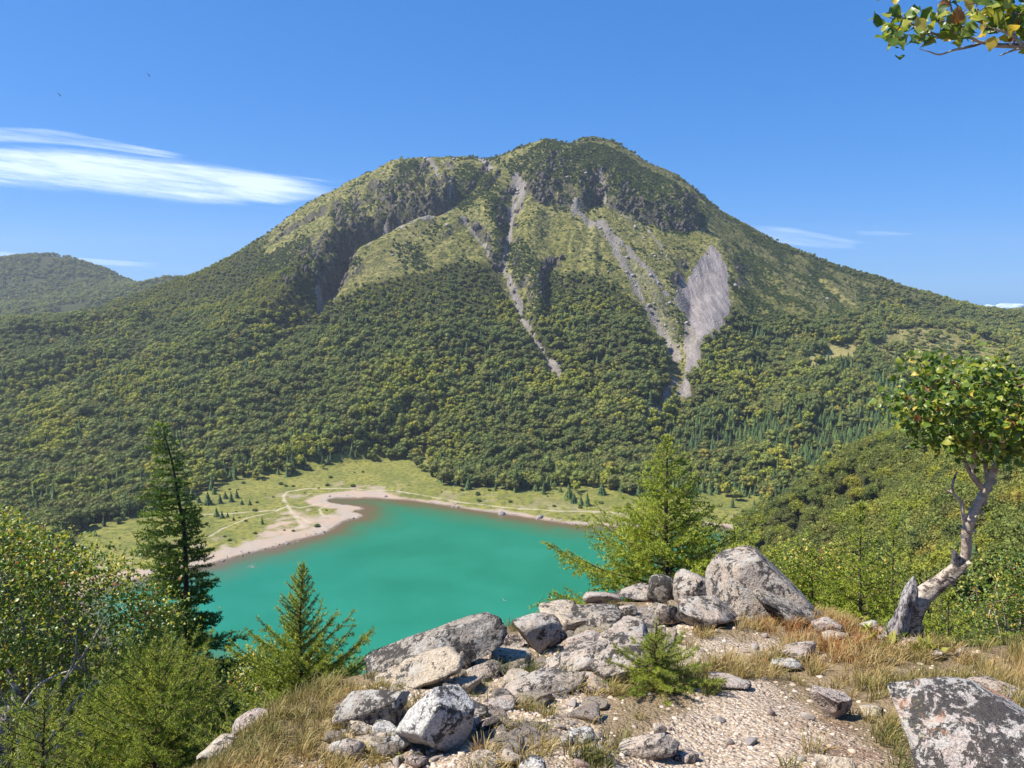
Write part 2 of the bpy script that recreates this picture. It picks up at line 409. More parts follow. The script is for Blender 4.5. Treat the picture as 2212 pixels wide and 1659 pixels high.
pale = np.maximum.reduce([
    streak([(1120,390),(1108,430),(1102,470),(1096,530),(1088,575),(1108,620),(1126,690),(1150,735),(1172,770),(1200,800)], 6.5),
    streak([(1000,470),(1035,520),(1060,560)], 4.0), streak([(1150,750),(1185,790),(1205,830)], 6.5),
    streak([(1240,450),(1300,490),(1360,540),(1420,610),(1470,670)], 6.0), streak([(1300,480),(1340,560),(1380,640),(1430,720),(1470,780)], 9.0) * .7,
    streak([(1470,600),(1490,700),(1500,780),(1475,850)], 15.0), streak([(1250,460),(1330,520),(1400,620),(1450,720)], 26.0) * .42, streak([(1110,400),(1125,440),(1105,480)], 14.0) * .6, streak([(1460,820),(1430,880),(1400,900)], 7.0) * .8,
    streak([(980,448),(930,470),(870,490),(830,505),(795,530)], 5.5), streak([(925,340),(945,380),(975,430)], 7.0), streak([(1040,345),(1060,365)], 8.0),
    streak([(1115,385),(1130,420),(1110,450)], 9.0), streak([(690,650),(700,670)], 6.0) * .8,
    streak([(1300,385),(1310,430)], 4.0), streak([(1320,440),(1400,500),(1440,560)], 5.0) * .6])
crag = np.maximum.reduce([region([(860,352),(905,345),(950,400),(990,400),(970,445),(900,472),(830,492),(770,540),(700,605),(680,610),(700,560),(720,500),(715,460),(780,440),(830,400)], 5, 16),
    region([(1105,385),(1140,330),(1190,300),(1215,310),(1190,345),(1150,375)], 4, 8)])
dome = region([(1128,400),(1160,340),(1210,318),(1290,312),(1340,330),(1400,365),(1470,405),(1515,440),(1520,480),(1490,515),(1440,505),(1380,480),(1340,455),(1300,450),(1250,462),(1200,448),(1160,440)], 4, 10)
dome2 = region([(975,380),(1010,350),(1040,370),(1080,390),(1090,420),(1050,420),(1020,440),(990,440)], 4, 12)
rockm = np.clip((sstep(1.0, 1.5, slope) * open_ + crag * sstep(0.9, 1.3, slope) * .8) * sstep(-.35, .15, fbm(X / 9, Y / 9, octv=3, seed=24) + .2 * (slope - 1.2)), 0, 1) * sstep(-60, 0, Z)
screem = np.clip(np.maximum(scree, pale * 1.0), 0, 1)
streaks_noise = fbm(X / 14, Y / 50, octv=3, seed=44)

# shrub and tree density fields
n1 = fbm(X / 22, Y / 22, octv=3, seed=51); n2 = fbm(X / 60, Y / 60, octv=3, seed=52)
shrub_patch = region([(1095,520),(1140,530),(1150,590),(1120,610),(1095,590)], 4, 8) + region([(1155,560),(1200,570),(1215,640),(1200,690),(1160,700),(1140,640)], 4, 8) \
    + region([(860,520),(900,530),(940,580),(890,590)], 5, 16) * .6 + region([(1040,420),(1085,430),(1095,480),(1085,560),(1060,540),(1065,480)], 4, 10) * .8 + region([(560,560),(660,510),(710,520),(700,600),(620,600)], 4, 12)
shrub_d = np.clip(dome * (1.1 + n1 * .9) + dome2 * .9 + crag * (0.85 + n1 * 1.3) + shrub_patch + open_ * np.clip(n1 * 1.6 - 0.34, 0, 1) * 0.8 + open_ * .03 + upper_right * np.clip(0.05 + n2 * 1.2 + n1 * .8, 0, .6) + knoll * np.clip(n1 + .1, 0, 1) * .5, 0, 1)
shrub_d *= (1 - screem) * (1 - sstep(1.9, 2.6, slope) * .85)
tree_d = (1 - open_) * (1 - knoll * .93) * (1 - clearing) * (1 - screem) * (1 - sstep(-8, 3, dM + n1 * 9)) * (dL < -4)
tree_d = tree_d * (1 - upper_right * .62 * sstep(-0.5, 0.3, -n2))
tree_d = np.maximum(tree_d, .10 * sstep(28, 0, dM) * (dM > -8) * (dL < -28) * sstep(-.3, .4, n1))
tree_d = np.clip(tree_d, 0, 1)

# ---------------------------------------------------------------- materials of the land
def mat_land():
    s = NT('mountain_slope'); s.rough(0.95); s.b.inputs['Specular IOR Level'].default_value = 0.1
    co = s.coord('Object'); m1 = s.attr('cover').outputs['Color']
    sep = s.node('ShaderNodeSeparateColor'); s.l.new(m1, sep.inputs[0]); fR, fG, fB = sep.outputs
    m2 = s.attr('cover_b').outputs['Color']; sep2 = s.node('ShaderNodeSeparateColor'); s.l.new(m2, sep2.inputs[0]); f2R, f2G, f2B = sep2.outputs
    nb = s.noise(co, 0.02, 5, 0.6); nf = s.noise(co, 0.16, 5, 0.7); nff = s.noise(co, 0.7, 3, 0.7)
    grass = s.mix(s.ramp(nb, [(0.35, 0), (0.65, 1)]), (0.185, 0.170, 0.042), (0.28, 0.245, 0.090))
    grass = s.mix(s.ramp(nf, [(0.42, 1), (0.60, 0)]), grass, (0.052, 0.064, 0.018))
    grass = s.mix(s.ramp(nff, [(0.55, 0), (0.72, .5)]), grass, (0.30, 0.27, 0.13))
    floor = s.mix(nf, (0.028, 0.035, 0.012), (0.06, 0.062, 0.022))
    scr = s.mix(s.ramp(s.noise(s.mapping(co, (1, .3, .3)), 0.12, 5, 0.7), [(0.3, 0), (0.7, 1)]), (0.15, 0.13, 0.115), (0.30, 0.265, 0.24))
    purple = s.mix(s.ramp(s.noise(s.mapping(co, (1.0, .08, .08), rot=(0, 0, .35)), 0.22, 6, 0.8), [(0.38, 0), (0.62, 1)]), (0.125, 0.108, 0.112), (0.27, 0.24, 0.24))
    rock = s.mix(s.ramp(s.noise(s.mapping(co, (1, 1, .35)), 0.13, 6, 0.75), [(0.42, 0), (0.72, 1)]), (0.030, 0.028, 0.026), (0.17, 0.145, 0.13))
    wob = s.math('MULTIPLY', s.math('SUBTRACT', s.noise(co, .33, 5, .75), .5), 1.5)
    crisp = lambda f, a=.40, b=.60: s.ramp(s.math('ADD', f, s.math('MULTIPLY', wob, s.math('GREATER_THAN', f, .02))), [(a, 0), (b, 1)])
    fG = crisp(fG); f2G = crisp(f2G); fB = crisp(fB, .35, .6)
    c = s.mix(fR, floor, grass)
    c = s.mix(s.math('MULTIPLY', f2R, s.ramp(nff, [(0.3, .5), (0.6, 1)])), c, (0.30, 0.26, 0.10))
    c = s.mix(s.math('MULTIPLY', fB, s.ramp(nf, [(0.30, 1), (0.75, .45)]), True), c, rock)
    c = s.mix(s.math('MULTIPLY', fG, s.ramp(s.noise(co, .25, 4, .7), [(0.25, .45), (0.55, 1)]), True), c, scr)
    c = s.mix(s.math('MULTIPLY', f2G, s.ramp(nf, [(0.3, 1), (0.8, .8)]), True), c, purple)
    s.color(c)
    bb = s.math('ADD', s.noise(co, 0.25, 5, 0.7), s.math('MULTIPLY', s.voro(co, 0.35), 0.5))
    s.normal(s.bump(bb, 0.8, 2.2))
    return s.m
M_LAND = mat_land()
land = mesh_np('mountain_terrain', np.stack([X, Y, Z], -1).reshape(-1, 3), grid_faces(len(gx), len(gy)), M_LAND, True)
tag(land, kind='structure')
floor_open = np.clip(open_ + knoll + clearing + upper_right * .8, 0, 1)
set_attr(land.data, 'cover', np.stack([np.maximum(floor_open, sstep(-10, 0, dM)), np.clip(pale, 0, 1), rockm], -1).reshape(-1, 3))
set_attr(land.data, 'cover_b', np.stack([np.clip(clearing + knoll * .4 + region([(985,440),(960,470),(900,520),(850,600),(800,600),(760,620),(800,540),(900,490)], 8, 10) * .3, 0, 1), scree, 0 * scree], -1).reshape(-1, 3))

# land beyond the mountain: coarse sheet with the far hills
FAR = []
def fp(u, v, Y): p = at(u, v, Y); FAR.append(tuple(p)); return p
for u, v, Yd in [(-500,640,3000),(-300,600,3000),(-100,565,2950),(0,562,2900),(60,556,2850),(130,556,2850),(200,575,2850),(260,598,2850),(290,612,2850),(330,640,2900),
                 (290,614,2450),(340,603,2450),(380,600,2450),(420,604,2450),(470,610,2500),(560,640,2600)]:
    p = fp(u, v, Yd); FAR.append((p[0] * 1.1, p[1] + 500, p[2] - 260))
for u, v, Yd in [(-100,700,2100),(40,690,2000),(120,685,1980),(200,650,2300),(90,640,2500),(0,620,2600),(290,650,2250)]: fp(u, v, Yd)
for u, v, Yd in [(2130,682,2500),(2200,676,2500),(2300,668,2600),(2500,660,2700),(2000,700,2400),(2060,690,2400)]:
    p = fp(u, v, Yd); FAR.append((p[0] * 1.05, p[1] + 400, p[2] - 150))
for x in (-1500, -1100, -600, 0, 600, 1100, 1600):
    FAR.append((x, 1750, float(Hg(np.clip(x, -1140, 1240), 1750)) - 12)); FAR.append((x * 1.1, 2050, -170)); FAR.append((x * 1.6, 4600, -420))
for x, y, z in [(-1500,1300,-80),(-2400,1200,-120),(-2400,2000,-100),(1600,1200,-90),(2400,1500,-150),(2600,2500,-150),(-1400,600,-120),(1400,600,-100),(-2500,300,-150),(2500,300,-120),(-3000,3000,-100),(3000,3500,-350),(-1200,300,-130),(1300,300,-60)]: FAR.append((x, y, z))
FAR = np.array(FAR); CT_main, WH_main, nC_main = CT, WH, nC
HC = 60.0; CT = FAR; nC = len(CT); A = np.zeros((nC + 3, nC + 3)); A[:nC, :nC] = _phi(CT[:, 0], CT[:, 1], CT[:, 0], CT[:, 1])
A[:nC, nC] = 1; A[:nC, nC + 1] = CT[:, 0] / 1000; A[:nC, nC + 2] = CT[:, 1] / 1000; A[nC:, :nC] = A[:nC, nC:].T
WH = np.linalg.solve(A, np.r_[CT[:, 2], 0, 0, 0])
fx_ = np.linspace(-4200, 4200, 281); fy_ = np.linspace(-200, 4800, 201); FX, FY = np.meshgrid(fx_, fy_)
FZ = hardy(FX, FY) + fbm(FX / 300, FY / 300, octv=4, seed=61) * 14
hole = (FX > GX0 + 10) & (FX < GX1 - 10) & (FY < GY1 - 30)
FZ = np.where(hole, np.minimum(FZ, Hg(FX, FY)) - 60, FZ)
ff = grid_faces(len(fx_), len(fy_)); keep = ~(hole.ravel()[ff].all(1)); ff = ff[keep]
farland = mesh_np('far_hills', np.stack([FX, FY, FZ], -1).reshape(-1, 3), ff, M_LAND, True); tag(farland, kind='structure')
set_attr(farland.data, 'cover', np.stack([0 * FX, 0 * FX, 0 * FX], -1).reshape(-1, 3)); set_attr(farland.data, 'cover_b', np.zeros((FX.size, 3)))
print('land', time.time() - T0)

# ---------------------------------------------------------------- lake and its shore
def mat_water():
    s = NT('lake_water'); co = s.coord('Object')
    sh = s.attr('depth').outputs['Fac']
    n = s.noise(co, 0.02, 4, 0.5)
    deep = s.mix(s.ramp(n, [(0.35, 0), (0.65, 1)]), (0.010, 0.150, 0.088), (0.016, 0.180, 0.115))
    f = s.math('ADD', sh, s.math('MULTIPLY', s.math('SUBTRACT', s.noise(co, 0.05, 5, 0.65), 0.5), 0.35))
    c = s.ramp(f, [(0.0, (0.13, 0.085, 0.052)), (0.10, (0.10, 0.095, 0.045)), (0.28, (0.04, 0.14, 0.075)), (0.6, (0.014, 0.165, 0.10))])
    c = s.mix(s.ramp(f, [(0.4, 0), (0.75, 1)]), c, deep)
    s.color(c); s.rough(0.22); s.b.inputs['Specular IOR Level'].default_value = 0.35; s.b.inputs['IOR'].default_value = 1.33
    s.normal(s.bump(s.noise(s.mapping(co, (1, 2.2, 1)), 1.1, 3, 0.6), 0.25, 0.25))
    return s.m
lx = np.arange(-480, 280, 4.0); ly = np.arange(300, 720, 4.0); LX, LY = np.meshgrid(lx, ly)
ld = sdist(LX, LY, LAKE)
lf = grid_faces(len(lx), len(ly)); lf = lf[(ld.ravel()[lf] > -14).any(1)]
lake = mesh_np('lake_water', np.stack([LX, LY, 0 * LX + LAKE_Z], -1).reshape(-1, 3), lf, mat_water(), True); tag(lake, kind='structure')
a_ = lake.data.attributes.new('depth', 'FLOAT', 'POINT'); a_.data.foreach_set('value', np.clip(ld / 75, 0, 1).astype(np.float32).ravel())

def mat_shore():
    s = NT('lakeside_ground'); s.rough(0.95); co = s.coord('Object')
    sep = s.node('ShaderNodeSeparateColor'); s.l.new(s.attr('cover').outputs['Color'], sep.inputs[0]); fP, fB, fM = sep.outputs
    nb = s.noise(co, 0.035, 5, 0.6); nf = s.noise(co, 0.25, 5, 0.7); n3 = s.noise(co, 1.2, 3, 0.7)
    g = s.mix(s.ramp(nb, [(0.35, 0), (0.65, 1)]), (0.13, 0.145, 0.024), (0.24, 0.22, 0.045))
    g = s.mix(s.ramp(nf, [(0.38, 1), (0.55, 0)]), g, (0.075, 0.085, 0.022))
    g = s.mix(s.ramp(n3, [(0.5, 0), (0.7, .3)]), g, (0.34, 0.30, 0.12))
    b = s.mix(s.ramp(nb, [(0.4, 0), (0.6, 1)]), (0.36, 0.245, 0.17), (0.30, 0.245, 0.20)); b = s.mix(s.ramp(n3, [(0.4, 0), (0.65, .6)]), b, (0.44, 0.36, 0.28))
    wet = (0.10, 0.075, 0.055)
    c = s.mix(s.math('MULTIPLY', fB, 1.0), g, b); c = s.mix(fP, c, (0.40, 0.335, 0.235)); c = s.mix(fM, c, wet)
    s.color(c); s.normal(s.bump(n3, 0.6, 0.3)); return s.m
sx_ = np.arange(-330, 250, 1.25); sy_ = np.arange(420, 830, 1.25); SX, SY = np.meshgrid(sx_, sy_)
sl = sdist(SX, SY, LAKE); sm = sdist(SX, SY, MEADOW)
SZ = Hg(SX, SY) + 0.25 + fbm(SX / 7, SY / 7, octv=3, seed=71) * 0.25
wn1 = fbm(SX / 9, SY / 9, octv=4, seed=72); wn2 = fbm(SX / 30, SY / 30, octv=3, seed=73)
def lp(*pts): return [lake_pt(*p) for p in pts]
def seg(pts, w):
    d, _, _ = poly_dist(SX + wn1 * 1.2, SY + wn1 * 1.2, pts); return np.clip(1.25 - d / w + wn1 * .9, 0, 1)
pathm = np.maximum.reduce([seg(lp((660,1060),(620,1068),(612,1080),(622,1098),(600,1108),(550,1112),(500,1118),(440,1122)), 1.3), seg(lp((660,1060),(740,1058),(800,1062),(860,1064),(930,1076),(1000,1088),(1100,1100),(1200,1108),(1300,1110),(1380,1113),(1480,1112)), 1.2),
    seg(lp((622,1098),(650,1102),(700,1088),(715,1086)), 1.1), seg(lp((622,1098),(640,1125),(655,1142)), 1.6), seg(lp((600,1110),(540,1125),(480,1150),(455,1165)), .8), seg(lp((640,1120),(690,1140),(710,1148)), 1.4), seg(lp((715,1088),(690,1104),(700,1118),(740,1120)), 0.9)])
east = sstep(0, 40, SX - lake_pt(760, 1100)[0])
bw = 20 - east * 13 + wn2 * 8
beach = sstep(3.0, -3.0, -sl - bw - wn1 * 5)
bp = sdist(SX + wn1 * 6, SY + wn1 * 6, lp((700,1086),(670,1078),(690,1070),(760,1062),(830,1068),(850,1078),(760,1078),(720,1080)))
bp2 = sdist(SX + wn1 * 9, SY + wn1 * 9, lp((520,1195),(560,1160),(590,1140),(600,1118),(640,1106),(670,1120),(730,1112),(785,1116),(740,1140),(690,1158)))
beach = np.clip(np.maximum(beach, np.maximum(sstep(-2, 3, bp), sstep(-6, 5, bp2) * np.clip(.85 + wn1 * 1.8, 0, 1))), 0, 1)
beach = np.maximum(beach, sstep(.12, .35, wn2 * .7 + wn1 * .7) * sstep(75, 15, -sl) * .85 * (1 - east * .6))
wet = sstep(-3.5, 0.5, sl + wn1 * 1.5)
sf = grid_faces(len(sx_), len(sy_)); ok = ((sm > -14) & (sl < 6)).ravel()[sf].all(1); sf = sf[ok]
shore = mesh_np('lakeside_meadow', np.stack([SX, SY, np.where(sl > 0, np.minimum(SZ, LAKE_Z - .02 - sl * .12), np.maximum(SZ, LAKE_Z + .02))], -1).reshape(-1, 3), sf, mat_shore(), True); tag(shore, kind='structure')
set_attr(shore.data, 'cover', np.stack([pathm, beach, wet * .8], -1).reshape(-1, 3))
print('lake', time.time() - T0)
# ================================================================ TREES OF THE SLOPES
def mat_leafmass(name, stops, rough=0.8, trans=0.25):
    """foliage: colour varies from tree to tree and in small flecks"""
    s = NT(name); s.rough(rough); s.b.inputs['Specular IOR Level'].default_value = 0.2
    oi = s.node('ShaderNodeObjectInfo')
    c = s.ramp(oi.outputs['Random'], stops)
    co = s.coord('Object'); n = s.noise(co, 1.3, 2, 0.5)
    c = s.mix(s.ramp(n, [(0.35, 0), (0.7, 1)]), c, s.mix(1.0, c, (1.45, 1.35, 1.1), 'MULTIPLY'))
    s.color(c)
    t = s.node('ShaderNodeBsdfTranslucent'); s.l.new(c, t.inputs[0])
    m = s.node('ShaderNodeMixShader'); m.inputs[0].default_value = trans
    s.l.new(s.b.outputs[0], m.inputs[1]); s.l.new(t.outputs[0], m.inputs[2]); s.l.new(m.outputs[0], s.out.inputs[0])
    return s.m
M_BROAD = mat_leafmass('birch_canopy', [(0.0, (0.185, 0.210, 0.050)), (0.35, (0.145, 0.185, 0.046)), (0.7, (0.215, 0.222, 0.056)), (0.93, (0.120, 0.155, 0.042)), (1.0, (0.26, 0.225, 0.048))])
M_BROAD2 = mat_leafmass('yellowing_birch_canopy', [(0.0, (0.25, 0.265, 0.040)), (0.5, (0.20, 0.235, 0.036)), (1.0, (0.29, 0.275, 0.046))])
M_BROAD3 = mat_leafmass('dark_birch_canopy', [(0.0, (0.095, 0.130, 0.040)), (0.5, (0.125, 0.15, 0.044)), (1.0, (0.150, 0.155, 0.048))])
M_FIR = mat_leafmass('fir_needles', [(0.0, (0.043, 0.084, 0.035)), (0.6, (0.065, 0.109, 0.038)), (1.0, (0.123, 0.174, 0.046))], trans=0.1)
M_SCRUB = mat_leafmass('dwarf_pine_needles', [(0.0, (0.061, 0.096, 0.032)), (0.6, (0.090, 0.123, 0.038)), (1.0, (0.123, 0.152, 0.043))], trans=0.12)
def mat_plain(name, c, rough=0.85, var=0.3, scale=8.0):
    s = NT(name); s.rough(rough); n = s.noise(s.coord('Object'), scale, 4, 0.65)
    s.color(s.mix(s.ramp(n, [(0.3, 0), (0.7, 1)]), tuple(x * (1 - var) for x in c), tuple(min(1, x * (1 + var)) for x in c)))
    s.normal(s.bump(n, 0.4, 0.02)); return s.m
M_PALEBARK = mat_plain('pale_birch_bark', (0.36, 0.31, 0.25))
M_DEADWOOD = mat_plain('grey_dead_wood', (0.42, 0.39, 0.36))

def ico(sub):
    import bmesh
    bm = bmesh.new(); bmesh.ops.create_icosphere(bm, subdivisions=sub, radius=1)
    V = np.array([v.co[:] for v in bm.verts]); F = np.array([[v.index for v in f.verts] for f in bm.faces]); bm.free(); return V, F
ICO = {k: ico(k) for k in (1, 2, 3, 4)}
def rand_rot(n, r):
    q = r.normal(size=(n, 4)); q /= np.linalg.norm(q, axis=1)[:, None]; w, x, y, z = q.T
    return np.stack([1-2*(y*y+z*z), 2*(x*y-z*w), 2*(x*z+y*w), 2*(x*y+z*w), 1-2*(x*x+z*z), 2*(y*z-x*w), 2*(x*z-y*w), 2*(y*z+x*w), 1-2*(x*x+y*y)], -1).reshape(n, 3, 3)
def cards(P, size, r, tri=True, flat=0.0):
    """random leafy flakes at P"""
    n = len(P); M = rand_rot(n, r)
    base = np.array([[-.5, -.45, 0], [.55, -.3, .08], [.05, .6, -.05]]) if tri else np.array([[-.5, -.5, 0], [.5, -.4, .1], [.45, .5, -.05], [-.5, .45, .08]])
    s = size * r.uniform(.6, 1.3, n)
    V = np.einsum('nij,kj->nki', M, base) * s[:, None, None]
    if flat: V[..., 2] *= (1 - flat)
    V = V + P[:, None]
    k = len(base); return V.reshape(-1, 3), np.arange(n * k).reshape(n, k)
def tri_of(F): return np.concatenate([F[:, [0, 1, 2]], F[:, [0, 2, 3]]]) if F.shape[1] == 4 else F
def merge(parts):
    Vs, Fs, o = [], [], 0
    for V, F in parts:
        if len(V) == 0: continue
        Vs.append(V); Fs.append(tri_of(F) + o); o += len(V)
    return np.concatenate(Vs), np.concatenate(Fs)
def tube(P, R, k=5):
    """tapered tube along the points P with radii R"""
    P = np.array(P, float); n = len(P); T = np.gradient(P, axis=0); T /= np.linalg.norm(T, axis=1)[:, None] + 1e-9
    a = np.where(np.abs(T[:, 2:3]) > .9, [[1., 0, 0]], [[0, 0, 1.]]); U = np.cross(T, a); U /= np.linalg.norm(U, axis=1)[:, None] + 1e-9; W = np.cross(T, U)
    for i in range(1, n):
        u = U[i - 1] - T[i] * (U[i - 1] @ T[i]); u /= np.linalg.norm(u) + 1e-9; U[i] = u; W[i] = np.cross(T[i], u)
    an = np.arange(k) / k * 2 * PI; R = np.broadcast_to(np.asarray(R, float), (n,))
    V = P[:, None] + (U[:, None] * np.cos(an)[None, :, None] + W[:, None] * np.sin(an)[None, :, None]) * R[:, None, None]
    F = []
    for i in range(n - 1):
        for j in range(k): F.append((i * k + j, i * k + (j + 1) % k, (i + 1) * k + (j + 1) % k, (i + 1) * k + j))
    return V.reshape(-1, 3), np.array(F)

def broad_crown(r, h=9.0, w=4.2, lobes=7, ncard=220, size=0.75, core=.8, qf=(.26, .42)):
    """crown of a broadleaf tree: lumpy clusters of flakes, base at z = 0"""
    parts = []; C = []
    for k in range(lobes):
        a = r.uniform(0, 2 * PI); rr = w * .52 * math.sqrt(r.uniform(0.05, 1)); zz = h * r.uniform(.48, .82) - rr * .25
        C.append((rr * math.cos(a), rr * math.sin(a), zz, w * r.uniform(*qf)))
    C.append((0, 0, h * .82, w * .34))
    per = ncard // len(C)
    for x, y, z, q in C:
        d = r.normal(size=(per, 3)); d /= np.linalg.norm(d, axis=1)[:, None]; d[:, 2] = np.where(d[:, 2] < -.3, -d[:, 2], d[:, 2])
        P = d * q * r.uniform(.62, 1.38, (per, 1)) ** .9 * [1.1, 1.1, .85] + [x, y, z]
        parts.append(cards(P, size, r))
        if core:
            V, F = ICO[1]; V = V * q * core * [1.1, 1.1, .85] * (1 + r.uniform(-.18, .18, (len(V), 1))) + [x, y, z]; parts.append((V, F))
    return parts
def broad_trunk(r, h=9.0, w=4.2, k=4):
    parts = [tube([(0, 0, -1), (r.uniform(-.2, .2), r.uniform(-.2, .2), h * .35), (r.uniform(-.4, .4), r.uniform(-.4, .4), h * .7)], [.16, .12, .05], k)]
    for j in range(4):
        a = r.uniform(0, 2 * PI); parts.append(tube([(0, 0, h * .25), (math.cos(a) * w * .2, math.sin(a) * w * .2, h * .45), (math.cos(a) * w * .38, math.sin(a) * w * .38, h * .66)], [.09, .07, .03], 3))
    return parts
def fir(r, h=11.0, w=1.9, layers=9):
    parts = []
    for k in range(layers):
        t = k / (layers - 1); z = h * (.10 + .86 * t); q = w * (1 - t * .93) * r.uniform(.85, 1.12); m = 9
        an = np.arange(m * 2) / (m * 2) * 2 * PI + r.uniform(0, 1)
        rad = np.where(np.arange(m * 2) % 2 == 0, q, q * .5) * r.uniform(.75, 1.15, m * 2)
        V = np.concatenate([[[0, 0, z + h * .13]], np.stack([np.cos(an) * rad, np.sin(an) * rad, z - rad * .28 + r.uniform(-.12, .12, m * 2)], -1)])
        F = np.array([[0, 1 + j, 1 + (j + 1) % (2 * m)] for j in range(2 * m)]); parts.append((V, F))
    parts.append(tube([(0, 0, -.5), (0, 0, h)], [.13, .02], 3)); return parts
def scrub(r, w=2.6, h=1.7, n=110, size=.55):
    parts = []
    for k in range(4):
        c = np.array([r.uniform(-.35, .35) * w, r.uniform(-.35, .35) * w, h * .22]); q = w * r.uniform(.28, .42)
        d = r.normal(size=(n // 4, 3)); d /= np.linalg.norm(d, axis=1)[:, None]; d[:, 2] = np.abs(d[:, 2])
        parts.append(cards(d * q * [1, 1, h / w * 1.25] * r.uniform(.85, 1.2, (n // 4, 1)) + c, size, r))
        V, F = ICO[1]; parts.append((V * q * .88 * [1, 1, h / w * 1.2] + c, F))
    return parts
def dead(r, h=9.0):
    parts = [tube([(0, 0, -.5), (.1, 0, h * .5), (.2, .1, h)], [.17, .12, .03], 4)]
    for k in range(10):
        a = r.uniform(0, 2 * PI); z = h * r.uniform(.3, .9); l = r.uniform(.5, 1.5)
        parts.append(tube([(.1, 0, z), (math.cos(a) * l, math.sin(a) * l, z + r.uniform(0, .5))], [.05, .015], 3))
    return parts
def proto(name, parts, mat, cl):
    V, F = merge(parts); me = mesh_np(name, V, F, mat, link=False); o = bpy.data.objects.new(name, me); cl.objects.link(o); return o
R_ = np.random.default_rng(5)
def proto_collection(name, makers):
    cl = bpy.data.collections.new(name)
    for i, (nm, fn, mt) in enumerate(makers): proto('%02d_%s' % (i, nm), fn(), mt, cl)
    return cl
def two(parts_a, mat_a, parts_b, mat_b, name, cl):
    Va, Fa = merge(parts_a); Vb, Fb = merge(parts_b)
    me = mesh_np(name, np.concatenate([Va, Vb]), np.concatenate([Fa, Fb + len(Va)]), mat_a, link=False); me.materials.append(mat_b)
    mi = np.zeros(len(Fa) + len(Fb), np.int32); mi[len(Fa):] = 1; me.polygons.foreach_set('material_index', mi[:len(me.polygons)])
    o = bpy.data.objects.new(name, me); cl.objects.link(o)
CL_TREE = bpy.data.collections.new('forest_sources')
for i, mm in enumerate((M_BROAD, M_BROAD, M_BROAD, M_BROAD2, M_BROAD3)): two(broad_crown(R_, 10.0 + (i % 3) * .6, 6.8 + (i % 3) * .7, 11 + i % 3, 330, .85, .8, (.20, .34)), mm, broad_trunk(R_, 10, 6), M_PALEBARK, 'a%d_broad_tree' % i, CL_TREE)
for i in range(3): proto('b%d_fir_tree' % i, fir(R_, 9.0 + i, 3.7 - i * .3), M_FIR, CL_TREE)
proto('c_dead_tree', dead(R_), M_DEADWOOD, CL_TREE)
CL_SCRUB = bpy.data.collections.new('scrub_sources')
for i in range(4): proto('a%d_scrub' % i, scrub(R_), M_SCRUB, CL_SCRUB)

def scatter_object(name, P, idx, scl, rotz, coll, tilt=None):
    """one mass of instances on the points P"""
    me = bpy.data.meshes.new(name); me.vertices.add(len(P)); me.vertices.foreach_set('co', np.asarray(P, np.float32).ravel())
    for nm, ty, ar, key in (('pick', 'INT', np.asarray(idx, np.int32), 'value'), ('size', 'FLOAT_VECTOR', np.asarray(scl, np.float32), 'vector'), ('turn', 'FLOAT_VECTOR', np.stack([np.zeros(len(P)) if tilt is None else tilt, np.zeros(len(P)), rotz], -1).astype(np.float32), 'vector')):
        a = me.attributes.new(nm, ty, 'POINT'); a.data.foreach_set(key, ar.ravel())
    o = bpy.data.objects.new(name, me); col.objects.link(o)
    g = bpy.data.node_groups.new(name + '_nodes', 'GeometryNodeTree')
    g.interface.new_socket('Geometry', in_out='INPUT', socket_type='NodeSocketGeometry'); g.interface.new_socket('Geometry', in_out='OUTPUT', socket_type='NodeSocketGeometry')
    N = g.nodes; L = g.links; gi = N.new('NodeGroupInput'); go = N.new('NodeGroupOutput'); ip = N.new('GeometryNodeInstanceOnPoints'); ci = N.new('GeometryNodeCollectionInfo')
    ci.inputs[0].default_value = coll; ci.inputs['Separate Children'].default_value = True; ci.inputs['Reset Children'].default_value = True
    L.new(gi.outputs[0], ip.inputs['Points']); L.new(ci.outputs[0], ip.inputs['Instance']); ip.inputs['Pick Instance'].default_value = True
    def na(nm, ty):
        n = N.new('GeometryNodeInputNamedAttribute'); n.data_type = ty; n.inputs[0].default_value = nm; return n.outputs[0]
    L.new(na('pick', 'INT'), ip.inputs['Instance Index']); L.new(na('turn', 'FLOAT_VECTOR'), ip.inputs['Rotation']); L.new(na('size', 'FLOAT_VECTOR'), ip.inputs['Scale'])
    L.new(ip.outputs[0], go.inputs[0]); m = o.modifiers.new('scatter', 'NODES'); m.node_group = g
    return o
def sample_field(F_, spacing, x0, x1, y0, y1, r):
    xs = np.arange(x0, x1, spacing); ys = np.arange(y0, y1, spacing); a, b = np.meshgrid(xs, ys)
    a = a + r.uniform(-.5, .5, a.shape) * spacing * .9; b = b + r.uniform(-.5, .5, b.shape) * spacing * .9
    d = bil(F_, GX0, GY0, GS, a, b); k = r.random(a.shape) < d
    return a[k], b[k]
def in_view(x, y, m=40): return (np.abs(x) < y * .72 + m)
tx, ty = sample_field(tree_d, 5.9, -1140, 1240, 130, 1740, rng)
vis = (in_view(tx, ty, 60)) & ~((ty > 1470) & (Hg(tx, ty) < Hg(tx, ty - 60)))
tx, ty = tx[vis], ty[vis]
# how conifer-rich the wood is: right side of the valley, the shore, hollows
con = np.clip(.09 + .22 * sstep(0, 260, tx) * sstep(1050, 850, ty) * sstep(520, 600, ty) + .35 * sstep(20, 0, -bil(dM, GX0, GY0, GS, tx, ty) - 10) + .5 * fbm(tx / 60, ty / 60, octv=2, seed=91) * sstep(1150, 900, ty), 0.01, .85)
con = np.where(Hg(tx, ty) > -20, con * .15, con) + .45 * sstep(.15, .5, fbm(tx / 80, ty / 80, octv=2, seed=97)) * (tx > 100) * (Hg(tx, ty) < -60)
spur = inside(tx, ty, [(130,330),(470,60),(1200,60),(1200,560),(420,470),(250,560),(170,560)]) & (ty < 560)
